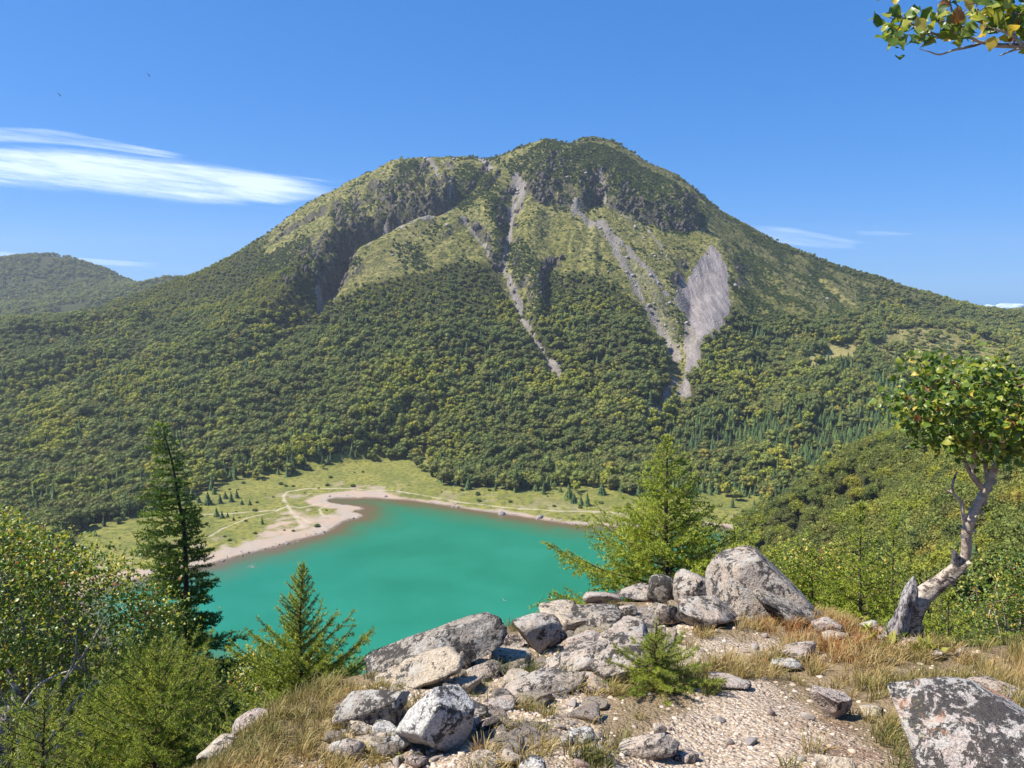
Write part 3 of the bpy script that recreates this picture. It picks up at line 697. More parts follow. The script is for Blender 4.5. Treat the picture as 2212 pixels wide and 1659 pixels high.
# leave the spur's nearest wood for single trees
near_sp = spur | ((ty < 340) & (tx > 30)) | (ty < 170)
isf = rng.random(len(tx)) < con; isd = rng.random(len(tx)) < .02
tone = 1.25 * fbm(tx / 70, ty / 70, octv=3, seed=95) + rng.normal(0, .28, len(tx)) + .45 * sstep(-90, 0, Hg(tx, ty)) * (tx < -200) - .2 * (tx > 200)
knob = bil(region([(-60,705),(150,715),(300,745),(345,768),(230,785),(130,812),(0,838),(-60,845)], 12, 16), GX0, GY0, GS, tx, ty); tone = tone - .55 * knob  # shade of the left knoll put into tree colour: lower tone picks dark birches
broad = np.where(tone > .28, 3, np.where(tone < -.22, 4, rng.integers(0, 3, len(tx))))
idx = np.where(isf, 5 + rng.integers(0, 3, len(tx)), broad); idx = np.where(isd & (Hg(tx, ty) < -40), 8, idx)
hz_ = Hg(tx, ty); small = 1 - .52 * sstep(-100, 10, hz_) - .1 * sstep(20, 120, hz_)
sc_ = (.55 + .95 * rng.random(len(tx)) ** 1.3) * small * (1 + .25 * fbm(tx / 45, ty / 45, octv=2, seed=93)) * (1 - .3 * (isf & False))
S3 = np.stack([sc_ * rng.uniform(.9, 1.1, len(tx)), sc_ * rng.uniform(.9, 1.1, len(tx)), sc_ * rng.uniform(.85, 1.15, len(tx))], -1)
tz = Hg(tx, ty) - .3
keep = ~near_sp
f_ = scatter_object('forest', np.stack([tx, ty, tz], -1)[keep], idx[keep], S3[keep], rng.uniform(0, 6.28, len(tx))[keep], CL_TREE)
tag(f_, 'green wood of birch and fir covering the lower mountain around the lake', 'forest', kind='stuff')
print('forest trees', keep.sum(), 'spur', near_sp.sum(), time.time() - T0)
# smaller trees above, where the wood thins out
sx2, sy2 = sample_field(shrub_d, 2.35, -1140, 1240, 700, 1700, rng)
k = in_view(sx2, sy2, 30); sx2, sy2 = sx2[k], sy2[k]
sc2 = rng.uniform(.5, 1.5, len(sx2)) ** 1.3
f2 = scatter_object('dwarf_pine_scrub', np.stack([sx2, sy2, Hg(sx2, sy2) - .2], -1), rng.integers(0, 4, len(sx2)), np.stack([sc2, sc2, sc2 * rng.uniform(.8, 1.4, len(sx2))], -1), rng.uniform(0, 6.28, len(sx2)), CL_SCRUB)
tag(f2, 'dark green dwarf pine scrub clinging to the crags and grass of the upper mountain', 'scrub', kind='stuff')
print('scrub', len(sx2), time.time() - T0)
# rocks strewn over scree and grass of the face
M_BOULDER = mat_plain('grey_mountain_rock', (0.26, 0.235, 0.215), var=.45, scale=1.5)
CL_ROCK = bpy.data.collections.new('rock_sources')
for i in range(3):
    V, F = ICO[1]; proto('r%d_rock' % i, [(V * [1, .8, .7] * (1 + R_.uniform(-.3, .3, (len(V), 1))), F)], M_BOULDER, CL_ROCK)
rk = np.clip(pale * .35 + scree * .02 + open_ * .03 + region([(1230,450),(1330,460),(1480,600),(1480,700),(1430,680),(1300,540)], 8, 20) * .12 + sstep(.6, .9, fbm(X / 40, Y / 40, octv=2, seed=12)) * open_ * .05 + np.exp(-((dL + 3) / 3.5) ** 2) * .7, 0, 1)
rx, ry = sample_field(rk, 2.2, -1140, 1240, 430, 1600, rng); k = in_view(rx, ry, 10); rx, ry = rx[k], ry[k]
rs = .35 + rng.pareto(2.6, len(rx)) * .45; rs = np.minimum(rs, 4.5) * np.where(ry < 900, .95, 1)
f3 = scatter_object('scattered_rocks', np.stack([rx, ry, Hg(rx, ry) + .1], -1), rng.integers(0, 3, len(rx)), np.stack([rs, rs, rs], -1), rng.uniform(0, 6.28, len(rx)), CL_ROCK)
tag(f3, 'pale rocks strewn down the gullies of the mountain and along the shore', 'rocks', kind='stuff')
CL_CRAG = bpy.data.collections.new('crag_sources'); M_CRAG = mat_plain('dark_crag_rock', (0.075, 0.064, 0.057), var=.6, scale=1.2)
for i in range(4):
    V, F = ICO[2]; V = V * [1, .75, 1.25]; V = V / (np.abs(V).max(1, keepdims=True) * .5 + .5); proto('k%d_crag' % i, [(V * (1 + R_.uniform(-.22, .22, (len(V), 1))), F)], M_CRAG, CL_CRAG)
ck = np.clip(sstep(1.25, 1.9, slope) * sstep(-20, 20, Z) * (Y > 900) * np.clip(.30 + 1.1 * fbm(X / 20, Y / 20, octv=2, seed=71), 0, .6), 0, 1)
qx, qy = sample_field(ck, 3.2, -800, 800, 1000, 1560, rng); qs = rng.uniform(1.0, 4.0, len(qx)); pickr = rng.uniform(-.3, .3, len(qx))
f6 = scatter_object('crags', np.stack([qx, qy, Hg(qx, qy)], -1), rng.integers(0, 4, len(qx)), np.stack([qs, qs, qs * rng.uniform(.8, 1.7, len(qx))], -1), rng.uniform(0, 6.28, len(qx)), CL_CRAG, tilt=pickr)
tag(f6, 'dark craggy rock faces breaking through the upper slopes', 'crags', kind='stuff'); print('crags', len(qx))
# far hills wood
fxx = rng.uniform(-2700, 2600, 60000); fyy = rng.uniform(1800, 3100, 60000); k = in_view(fxx, fyy, 60) & ((fxx < -780) | (fxx > 1150)); fxx, fyy = fxx[k], fyy[k]
dxf, dyf = fx_[1] - fx_[0], fy_[1] - fy_[0]
def Hfar(x, y):
    a = np.clip((x - fx_[0]) / dxf, 0, len(fx_) - 1.01); b = np.clip((y - fy_[0]) / dyf, 0, len(fy_) - 1.01); i = a.astype(int); j = b.astype(int); a = a - i; b = b - j
    return FZ[j, i] * (1 - a) * (1 - b) + FZ[j, i + 1] * a * (1 - b) + FZ[j + 1, i] * (1 - a) * b + FZ[j + 1, i + 1] * a * b
k = Hfar(fxx, fyy) > Hfar(fxx, fyy - 60) - 60; k &= fbm(fxx / 90, fyy / 90, octv=2, seed=14) < .42; fxx, fyy = fxx[k], fyy[k]
ft = rng.random(len(fxx)) < .3; s_ = rng.uniform(.8, 1.5, len(fxx))
f4 = scatter_object('far_forest', np.stack([fxx, fyy, Hfar(fxx, fyy) - .5], -1), np.where(ft, 5 + rng.integers(0, 3, len(fxx)), rng.integers(0, 5, len(fxx))), np.stack([s_ * 1.1, s_ * 1.1, s_], -1), rng.uniform(0, 6.28, len(fxx)), CL_TREE)
tag(f4, 'hazy blue green wood on the far hills beside the mountain', 'forest', kind='stuff')
print('far', len(fxx), time.time() - T0)

# haze: one closed box of thin air round everything
hm = NT('thin_air'); hm.n.remove(hm.b)
pv = hm.node('ShaderNodeVolumePrincipled'); pv.inputs['Color'].default_value = (0.80, 0.88, 1.0, 1); pv.inputs['Density'].default_value = 0.000065; pv.inputs['Anisotropy'].default_value = 0.2
hm.l.new(pv.outputs[0], hm.out.inputs['Volume'])
bx0, bx1, by0, by1, bz0, bz1 = -4600, 4600, -400, 5200, -900, 340
hz = mesh_np('haze', [(x, y, z) for z in (bz0, bz1) for y in (by0, by1) for x in (bx0, bx1)], [(0,2,3,1),(4,5,7,6),(0,1,5,4),(1,3,7,5),(3,2,6,7),(2,0,4,6)], hm.m)
tag(hz, 'thin blue haze filling the air of the valley', 'haze', kind='stuff')
# ================================================================ FOREGROUND OUTCROP
PA, PB = -1.6, 0.28
def G(u, v):
    d = dirs(u, v); t = (PA + PB * 2.3) / (d[..., 2] + PB * d[..., 1]); return d * t[..., None] if np.ndim(t) else d * t
BROW = [tuple(G(u, v)[:2]) for u, v in [(560,1720),(640,1620),(700,1580),(750,1530),(785,1485),(860,1455),(950,1420),(1060,1385),(1160,1350),(1270,1310),(1400,1292),(1540,1285),(1650,1305),(1790,1345),(1880,1372),(1990,1396),(2100,1415),(2250,1418),(2600,1400)]] + [(9.0, 3.0), (9.0, -3.0), (-1.6, -3.0), (-1.4, 1.0)]
def fg(x, y):
    x = np.asarray(x, float); y = np.asarray(y, float)
    z = PA - PB * (y - 2.3)
    d = -sdist(x, y, BROW)
    dr = np.clip(d, 0, None)
    z = z - 0.62 * dr * sstep(0, 0.9, dr) - .02 * dr ** 1.3
    z = z + fbm(x / .8, y / .8, octv=3, seed=101) * .07 * sstep(1.0, 2.0, y) + fbm(x / .17, y / .17, octv=3, seed=102) * .022
    return z
def hitf(u, v, t0=1.2, t1=30.0):
    d = dirs(u, v); dx = d[0] / d[1]; dz = d[2] / d[1]; t = np.arange(t0, t1, .01)
    h = FGH(dx * t, t); k = np.argmax(dz * t <= h) if (dz * t <= h).any() else len(t) - 1
    return np.array([dx * t[k], t[k], h[k]])
def axis(a, b, c, d, fine, mul=1.16):
    m = list(np.arange(b, c + 1e-6, fine)); st = fine; x = b; L = []
    while x > a: st *= mul; x -= st; L.append(x)
    x = m[-1]; st = fine; Rr = []
    while x < d: st *= mul; x += st; Rr.append(x)
    return np.array(L[::-1] + m + Rr)
ax_ = axis(-28, -2.6, 4.2, 30, .032); ay_ = axis(-4, 1.7, 7.4, 30, .034)
FXg, FYg = np.meshgrid(ax_, ay_); FGZ = fg(FXg, FYg)
wfar = sstep(14, 24, np.hypot(FXg, np.clip(FYg, 0, None)))
FGZ = FGZ * (1 - wfar) + (Hg(FXg, np.clip(FYg, 14, None)) - 1.5) * wfar
def FGH(x, y):
    x = np.clip(np.asarray(x, float), ax_[0], ax_[-1] - 1e-3); y = np.clip(np.asarray(y, float), ay_[0], ay_[-1] - 1e-3)
    i = np.clip(np.searchsorted(ax_, x, side='right') - 1, 0, len(ax_) - 2); j = np.clip(np.searchsorted(ay_, y, side='right') - 1, 0, len(ay_) - 2)
    a = (x - ax_[i]) / (ax_[i + 1] - ax_[i]); b = (y - ay_[j]) / (ay_[j + 1] - ay_[j])
    return FGZ[j, i] * (1 - a) * (1 - b) + FGZ[j, i + 1] * a * (1 - b) + FGZ[j + 1, i] * (1 - a) * b + FGZ[j + 1, i + 1] * a * b
def Gp(*pts): return [tuple(G(u, v)[:2]) for u, v in pts]
PATH = Gp((1280,1720),(1330,1640),(1400,1590),(1500,1545),(1570,1490),(1640,1462),(1700,1475),(1740,1520),(1800,1560),(1890,1590),(1925,1640),(1960,1720))
UPATH = Gp((1400,1440),(1450,1405),(1540,1385),(1640,1372),(1690,1385),(1640,1410),(1560,1430),(1480,1450))
SOIL = Gp((1700,1600),(1760,1520),(1830,1520),(1900,1590),(1930,1690),(1800,1720))
ROCKY = Gp((560,1720),(700,1585),(790,1480),(1000,1400),(1180,1350),(1400,1295),(1560,1310),(1480,1400),(1400,1450),(1330,1520),(1300,1600),(1320,1720))
px_ = FXg + fbm(FXg / .3, FYg / .3, octv=3, seed=103) * .12; py_ = FYg + fbm(FXg / .3, FYg / .3, octv=3, seed=104) * .12
mPath = np.maximum(sstep(-.06, .06, sdist(px_, py_, PATH)), sstep(-.06, .1, sdist(px_, py_, UPATH)))
mRock = sstep(-.05, .15, sdist(px_, py_, ROCKY)); mSoil = sstep(-.1, .15, sdist(px_, py_, SOIL) + fbm(FXg / .15, FYg / .15, octv=3, seed=105) * .2)
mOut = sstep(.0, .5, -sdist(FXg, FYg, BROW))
def mat_ground():
    s = NT('outcrop_ground'); s.rough(0.95); co = s.coord('Object'); s.b.inputs['Specular IOR Level'].default_value = .15
    sep = s.node('ShaderNodeSeparateColor'); s.l.new(s.attr('cover').outputs['Color'], sep.inputs[0]); fP, fR, fS = sep.outputs
    fO = s.attr('outside').outputs['Fac']
    v = s.node('ShaderNodeTexVoronoi'); s.l.new(co, v.inputs['Vector']); v.inputs['Scale'].default_value = 75
    v2 = s.node('ShaderNodeTexVoronoi'); s.l.new(co, v2.inputs['Vector']); v2.inputs['Scale'].default_value = 32
    n = s.noise(co, 4, 5, .65); n2 = s.noise(co, 22, 4, .7); n3 = s.noise(co, 120, 2, .6)
    spv = s.node('ShaderNodeSeparateColor'); s.l.new(v.outputs['Color'], spv.inputs[0])
    grit = s.ramp(spv.outputs[0], [(0, (0.30, 0.22, 0.15)), (.4, (0.43, 0.335, 0.245)), (.75, (0.54, 0.435, 0.33)), (1, (0.60, 0.52, 0.42))])
    grit = s.mix(s.ramp(v.outputs['Distance'], [(.3, 0), (.6, .5)]), grit, (0.22, 0.16, 0.11))
    soil = s.mix(n2, (0.14, 0.085, 0.052), (0.26, 0.17, 0.11))
    peb = s.ramp(s.noise(co, 14, 4, .7), [(.35, 0), (.6, 1)])
    dirt = s.mix(peb, (0.30, 0.225, 0.15), (0.50, 0.395, 0.285))
    dirt = s.mix(s.ramp(n3, [(.4, .6), (.6, 0)]), dirt, (0.16, 0.12, 0.08))
    turf = s.mix(n2, (0.14, 0.10, 0.055), (0.29, 0.215, 0.13))
    c = s.mix(fR, turf, dirt); c = s.mix(s.math('MULTIPLY', fP, s.ramp(n, [(.2, .75), (.4, 1)])), c, grit); c = s.mix(s.math('MULTIPLY', fS, .85), c, soil)
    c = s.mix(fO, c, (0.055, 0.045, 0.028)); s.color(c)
    h = s.math('ADD', s.math('MULTIPLY', v.outputs['Distance'], -.6), s.math('ADD', s.math('MULTIPLY', n2, 1.2), s.math('MULTIPLY', v2.outputs['Distance'], -.8)))
    s.normal(s.bump(h, .9, .02)); return s.m
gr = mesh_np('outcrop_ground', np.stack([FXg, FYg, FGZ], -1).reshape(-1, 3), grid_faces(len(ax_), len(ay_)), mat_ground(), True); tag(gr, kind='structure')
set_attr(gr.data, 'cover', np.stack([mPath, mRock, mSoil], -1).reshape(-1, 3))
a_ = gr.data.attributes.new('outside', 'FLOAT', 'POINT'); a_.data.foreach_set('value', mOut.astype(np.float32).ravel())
# keep the mountain sheet below the outcrop's own ground
zz = np.empty(len(land.data.vertices) * 3, np.float32); land.data.vertices.foreach_get('co', zz); zz = zz.reshape(-1, 3)
near = (zz[:, 1] < 22) & (np.abs(zz[:, 0]) < 22); zz[near, 2] -= 8; land.data.vertices.foreach_set('co', zz.ravel()); land.data.update()

# ---------------------------------------------------------------- rocks
def mat_rock(name, base, base2, black=0.5, pale=0.3, green=0.15, orange=0.0, sc=1.0):
    s = NT(name); s.rough(0.9); s.b.inputs['Specular IOR Level'].default_value = .2; co = s.coord('Object')
    oi = s.node('ShaderNodeObjectInfo'); off = s.node('ShaderNodeVectorMath'); off.operation = 'SCALE'; s.l.new(oi.outputs['Random'], off.inputs['Scale']); off.inputs[0].default_value = (37, 51, 23)
    ad = s.node('ShaderNodeVectorMath'); ad.operation = 'ADD'; s.l.new(co, ad.inputs[0]); s.l.new(off.outputs[0], ad.inputs[1]); p = ad.outputs[0]
    n1 = s.noise(p, 5 * sc, 5, .65); n2 = s.noise(p, 38 * sc, 4, .75); n3 = s.noise(p, 130 * sc, 2, .6)
    c = s.mix(s.ramp(n1, [(.35, 0), (.65, 1)]), base, base2)
    c = s.mix(s.ramp(n2, [(.42, 0), (.62, .55)]), c, tuple(min(1, x * 1.55) for x in base))
    c = s.mix(s.ramp(n3, [(.40, .55), (.52, 0)]), c, tuple(x * .35 for x in base))
    if pale:
        q = s.math('ADD', s.noise(p, 11 * sc, 5, .72), s.math('MULTIPLY', s.noise(p, 60 * sc, 3, .7), .25))
        c = s.mix(s.ramp(q, [(.72 - pale * .13, 0), (.76 - pale * .13, .7)]), c, (.41, .39, .35))
    if black:
        q = s.math('ADD', s.noise(p, 26 * sc, 6, .82, dist=.4), s.math('MULTIPLY', s.noise(p, 7 * sc, 3, .6), .6))
        q2 = s.noise(p, 70 * sc, 3, .7)
        c = s.mix(s.ramp(s.math('ADD', q, s.math('MULTIPLY', q2, .22)), [(.985 - black * .10, 0), (1.01 - black * .10, .9)]), c, (.030, .027, .026))
    if green:
        q = s.noise(s.mapping(p, loc=(5, 2, 9)), 7 * sc, 4, .7)
        c = s.mix(s.ramp(q, [(.74 - green * .3, 0), (.77 - green * .3, .8)]), c, (.36, .38, .13))
    if orange:
        q = s.noise(s.mapping(p, loc=(1, 7, 3)), 3.2 * sc, 5, .7)
        c = s.mix(s.ramp(q, [(.66 - orange * .2, 0), (.74 - orange * .2, .8)]), c, (.42, .20, .10))
    s.color(c)
    h = s.math('ADD', s.math('MULTIPLY', s.noise(p, 16 * sc, 6, .7), 1.0), s.math('ADD', s.math('MULTIPLY', n2, .35), s.math('MULTIPLY', s.voro(p, 9 * sc, 'DISTANCE_TO_EDGE'), .25)))
    s.normal(s.bump(h, .9, .035 / sc)); return s.m
RM = {'lichen': mat_rock('lichened_rock', (.35, .30, .25), (.42, .33, .255), .55, .5, .15),
      'dark': mat_rock('dark_lichened_rock', (.26, .23, .195), (.32, .265, .21), .82, .5, .12),
      'pale': mat_rock('pale_rock', (.44, .42, .385), (.50, .47, .43), .2, .3, 0),
      'pink': mat_rock('pinkish_rock', (.42, .33, .27), (.35, .29, .25), .35, .3, .1),
      'buff': mat_rock('buff_rock', (.44, .36, .265), (.38, .31, .23), .2, .3, .05),
      'colour': mat_rock('colourful_lichened_rock', (.33, .30, .275), (.40, .31, .265), .80, .95, .22, .50, .8)}
def rock_mesh(name, w, d, h, seed, mat, sub=3, square=.45, cuts=(), ncut=7, rough=.055, crack=.05):
    r = np.random.default_rng(seed); V, F = ICO[sub]; V = V.copy()
    m = np.abs(V).max(1, keepdims=True); V = V * ((1 - square) + square / m * .95)
    for k in range(ncut + 1):
        n = r.normal(size=3); n /= np.linalg.norm(n); dd = r.uniform(.36, .80); e = V @ n - dd; V -= np.clip(e, 0, None)[:, None] * n * .93
    for n, dd in cuts:
        n = np.array(n, float); n /= np.linalg.norm(n); e = V @ n - dd; V -= np.clip(e, 0, None)[:, None] * n * .96
    N = V / (np.linalg.norm(V, axis=1)[:, None] + 1e-9)
    a = fbm(V[:, 0] * 1.6 + seed, V[:, 1] * 1.6, V[:, 2] * 1.6, octv=3, seed=seed % 97); b = fbm(V[:, 0] * 5, V[:, 1] * 5 + seed, V[:, 2] * 5, octv=3, seed=seed % 89)
    ridg = 1 - np.abs(fbm(V[:, 0] * 2.5, V[:, 1] * 2.5, V[:, 2] * 2.5 + seed, octv=3, seed=3)) * 3
    V = V + N * (a * rough * 1.8 + b * rough * .55 - np.clip(ridg - .75, 0, 1) * crack)[:, None]
    V[:, 2] = np.where(V[:, 2] < -.75, -.75 + (V[:, 2] + .75) * .2, V[:, 2])
    mn, mx = V.min(0), V.max(0); V = (V - (mn + mx) / 2) / (mx - mn) * [w, d, h]; V[:, 2] += h / 2
    me = mesh_np(name, V, F, mat, True, link=False)
    return me
def place_rock(u, vb, wp, hp, mat='lichen', label=None, dep=.8, seed=0, sub=3, name='rock', tilt=0, yaw=0, sink=.12, group=None, **kw):
    """a rock whose foot shows at pixel (u, vb), wp x hp pixels large"""
    wp *= 1.12; hp *= 1.06; p = hitf(u, min(vb, 1900)); dist = float(np.linalg.norm(p)); w = wp * p[1] / FPX
    h = hp * p[1] / FPX * 1.05; d = w * dep
    h = max(h - d * .25, h * .6)
    me = rock_mesh(name, w, d, h * (1 + sink), seed or int(u * 7 + vb), RM[mat], sub, **kw)
    y = p[1] + d * .42; z = float(FGH(p[0] * y / p[1], y)); z0 = min(z, p[2] + .3 * h)
    o = new_obj(name, me, loc=(p[0] * y / p[1], y, (p[2] * .6 + z0 * .4) - h * sink)); o.rotation_euler = (0, math.radians(tilt), math.radians(yaw))
    tag(o, label, 'rock', group); return o
ROCKS = [
 # u, v foot, width, height, material, label, extra
 (1640,1342,218,168,'lichen','largest upright boulder on the brow with a rounded top sloping right, speckled with black lichen',dict(sub=4,name='boulder',ncut=-1,square=.30,dep=.75,cuts=[((.80,-.05,.60),.40),((-.9,-.3,.15),.72),((-.15,-.9,.35),.66),((-.35,0,1),.84),((.2,-.7,.8),.70)],rough=.05)),
 (1503,1314,96,82,'lichen','rounded grey boulder leaning against the left side of the largest upright boulder',dict(sub=4,name='boulder',square=.3,ncut=4,cuts=[((-.4,-.5,.75),.8)])),
 (1430,1308,62,70,'dark','small rounded dark boulder two left of the largest upright boulder',dict(name='boulder',square=.2,ncut=4)),
 (1533,1362,132,66,'lichen','flat topped grey block lying below the largest upright boulder',dict(sub=4,name='boulder',square=.8,ncut=2,cuts=[((0,-.35,1),.62)],rough=.05,dep=.6)),
 (1710,1352,165,62,'dark','low dark lichened rock at the right foot of the largest upright boulder',dict(sub=4,name='boulder',square=.4,tilt=12,cuts=[((.3,-.4,1),.5)],dep=.7)),
 (1625,1330,110,40,'dark','dark rock ledge directly under the front of the largest upright boulder',dict(square=.4,dep=.4)),
 (1775,1372,60,46,'pink','pale pinkish rock poking from brown grass right of the dark lichened rock',dict(tilt=35)),
 (948,1462,330,100,'dark','long dark slab tilting up from left to right above the lake',dict(sub=4,name='boulder',square=.55,ncut=5,tilt=-20,dep=.42,rough=.05,cuts=[((-.2,-.6,.7),.52)],crack=.10)),
 (1062,1402,58,60,'dark','dark knob of rock at the upper right end of the long dark slab',dict(square=.4,dep=.8)),
 (905,1490,210,70,'buff','buff bedrock shelf running along the lower side of the long dark slab',dict(sub=4,square=.5,tilt=-17,dep=.5,cuts=[((0,-.7,.7),.42)])),
 (1160,1412,108,92,'lichen','humped grey boulder at the outcrop edge right of the long dark slab',dict(sub=4,name='boulder',square=.3,ncut=5)),
 (1190,1402,70,50,'pink','pinkish rock tucked against the right side of the humped grey boulder',dict(square=.4)),
 (1290,1366,104,58,'dark','boulder with a white fractured left face and a black right side',dict(sub=4,name='boulder',square=.35,cuts=[((-.75,-.55,.35),.30),((.3,0,1),.7)],rough=.04)),
 (1235,1372,66,46,'buff','stacked buff stones just left of the boulder with the white face',dict(square=.5,ncut=9,rough=.1)),
 (1210,1340,90,34,'buff','low buff rock on the brow beyond the stacked buff stones',dict(square=.5)),
 (1300,1306,80,36,'pink','pinkish rock on the brow left of the leafless grass tuft',dict(square=.4,dep=.6)),
 (1375,1300,90,40,'lichen','grey rock on the brow below the spreading larch',dict(square=.5)),
 (1352,1342,44,38,'lichen','small square grey rock between the white faced boulder and the grass tuft',dict(square=.7)),
 (1418,1332,38,36,'buff','little buff rock left of the flat topped grey block',dict(square=.5)),
 (1446,1356,70,62,'lichen','mottled grey rock touching the left end of the flat topped grey block',dict(square=.5,ncut=8)),
 (1330,1420,150,78,'lichen','broad grey rock with black spots in the middle of the outcrop',dict(sub=4,square=.35,cuts=[((-.4,-.4,.8),.55)])),
 (1260,1420,84,60,'pink','rounded pinkish rock left of the broad grey rock with black spots',dict(square=.3)),
 (1255,1470,150,84,'lichen','large sunken grey rock with a sloping left face at the centre of the outcrop',dict(sub=4,square=.4,tilt=-18,cuts=[((-.5,-.4,.75),.5)])),
 (1365,1478,140,86,'lichen','tilted grey slab beside the young larch, undercut at its right end',dict(sub=4,square=.55,tilt=-24,dep=.5,cuts=[((0,-.6,.8),.5)])),
 (1105,1448,84,46,'buff','flat buff rock below the humped grey boulder',dict(square=.6)),
 (1090,1410,90,40,'pink','low pinkish rock between the long dark slab and the humped boulder',dict(square=.5,dep=.5)),
 (1000,1454,40,52,'dark','small upright rock standing like a tooth on the sandy shelf',dict(square=.4,cuts=[((.6,0,.6),.55),((-.6,0,.6),.6)])),
 (930,1486,66,42,'buff','blocky buff rock left of the small upright tooth of rock',dict(square=.6,ncut=9)),
 (1044,1474,72,44,'lichen','grey rock just right of the small upright tooth of rock',dict(square=.5,ncut=9)),
 (1010,1500,60,38,'buff','buff stone behind the dry grass clump above the white boulder',dict(square=.5)),
 (1120,1486,70,36,'buff','pale buff rock ledge under the large sunken grey rock',dict(square=.6)),
 (1180,1512,180,56,'lichen','long grey bedrock ridge rising from the gravel at the outcrop centre',dict(sub=4,square=.3,tilt=-10,dep=.5)),
 (1075,1538,74,32,'pink','half buried pinkish rock behind the white boulder',dict(square=.3)),
 (1190,1500,60,22,'pale','small pale stone with yellow lichen on the gravel below the bedrock ridge',dict(square=.4)),
 (1270,1500,110,30,'pink','flat pink ledge between the gravel and the young larch',dict(square=.5)),
 (922,1645,158,165,'pale','large white boulder with a smooth rounded top in the left foreground',dict(sub=4,name='boulder',square=.5,ncut=5,tilt=16,dep=.75,rough=.05,cuts=[((-.7,-.35,.4),.62),((.55,-.6,-.1),.72),((.2,-.1,1),.82)])),
 (822,1578,165,92,'dark','dark weathered boulder behind the left side of the white boulder',dict(sub=4,name='boulder',square=.35,tilt=-14,dep=.65,cuts=[((-.4,-.4,.8),.55)],crack=.08)),
 (1008,1600,58,56,'lichen','grey stone in the shade right of the white boulder',dict(square=.4)),
 (1030,1570,50,48,'dark','dark wedge of rock behind the grey stone beside the white boulder',dict(square=.5)),
 (1055,1592,52,40,'pink','pinkish rock right of the stones beside the white boulder',dict(square=.5)),
 (835,1600,60,40,'pale','small white rock at the left foot of the white boulder',dict(square=.5)),
 (790,1588,70,32,'buff','flat buff stone below the dark weathered boulder',dict(square=.6)),
 (860,1630,56,46,'pale','angular pale stone just left of the white boulder base',dict(square=.6)),
 (800,1625,70,30,'buff','flat pale slab of stone left of the angular pale stone',dict(square=.6)),
 (748,1650,80,60,'lichen','grey rock half in dry grass at the lower left of the outcrop',dict(square=.4)),
 (900,1668,50,40,'pink','pinkish rock under the front edge of the white boulder',dict(square=.4)),
 (1085,1612,46,34,'pink','pink angular stone on the gravel right of the shaded grey stone',dict(square=.5)),
 (1045,1670,66,40,'buff','buff stone at the lower frame edge left of the gravel path',dict(square=.5)),
 (1110,1660,54,36,'buff','blunt buff stone near the small larch shoots at the bottom',dict(square=.6)),
 (1150,1690,60,48,'pale','white and grey stone at the bottom of the frame below the gravel',dict(square=.5)),
 (1255,1612,60,36,'pale','white stone on the gravel left of the young larch',dict(square=.6)),
 (1222,1614,30,22,'lichen','small grey stone touching the white stone on the gravel',dict(square=.4)),
 (1395,1640,150,52,'lichen','long grey bedrock rib in grass under the young larch',dict(sub=4,square=.4,tilt=-12,dep=.45)),
 (1425,1590,30,26,'lichen','small dark stone just under the young larch on its right',dict(square=.4)),
 (1480,1650,60,26,'pink','flat pinkish stone at the left edge of the gravel path',dict(square=.4)),
 (1575,1490,90,22,'pink','flat stone flush with the ground behind the young larch',dict(square=.4)),
 (1787,1558,88,64,'pink','pointed wedge shaped rock lying alone on the gravel path',dict(sub=4,square=.5,ncut=4,tilt=14,dep=.7,cuts=[((-.6,-.5,-.35),.35),((.5,-.6,-.1),.52),((0,0,1),.62)],rough=.05)),
 (1885,1552,50,22,'buff','small rounded buff stone right of the wedge shaped rock',dict(square=.3)),
 (2125,1765,370,270,'colour','big flat topped boulder patched with green, orange and black lichen at the lower right corner',dict(sub=4,name='boulder',square=.7,ncut=3,dep=.8,rough=.045,cuts=[((-.25,-.35,1),.62),((-.75,-.1,.6),.66),((.6,0,.6),.80),((-.3,-1,.1),.8)],crack=.05)),
 (1725,1432,90,38,'pink','low pinkish rock in the grass above the gravel path',dict(square=.4)),
 (1692,1452,66,30,'pale','pale angular stone left of the low pinkish rock in the grass',dict(square=.6)),
 (1805,1392,66,34,'buff','buff rock below the grass crest left of the twisted trunk',dict(square=.4)),
 (1960,1418,100,36,'pink','pinkish rock under the green leafy plant by the twisted trunk',dict(sub=3,square=.4)),
 (2030,1430,34,26,'pink','small pink stone right of the pinkish rock near the twisted trunk',dict(square=.4)),
 (2075,1425,34,26,'buff','small stone in the long grass right of the twisted trunk',dict(square=.4)),
 (1875,1362,36,22,'pale','tiny pale stone on the grass crest left of the twisted trunk',dict(square=.5)),
 (1910,1372,34,18,'pink','small pinkish stone on the grass crest beside the twisted trunk',dict(square=.5)),
 (1800,1680,80,46,'buff','pale flat stone set in the gravel path at the bottom of the frame',dict(square=.6)),
 (1625,1690,40,26,'lichen','grey stone at the bottom of the gravel path',dict(square=.5)),
 (2160,1520,130,30,'pink','low pinkish stones in dry grass behind the big flat topped boulder',dict(square=.5)),
 (545,1580,100,52,'pink','pale rock face between the two young larches on the left',dict(sub=4,square=.4,tilt=-20)),
 (480,1640,90,44,'buff','pale rock glimpsed through the larch boughs at lower left',dict(square=.4)),
]
for u, vb, wp, hp, mt, lab, kw in ROCKS: place_rock(u, vb, wp, hp, mt, lab, **kw)
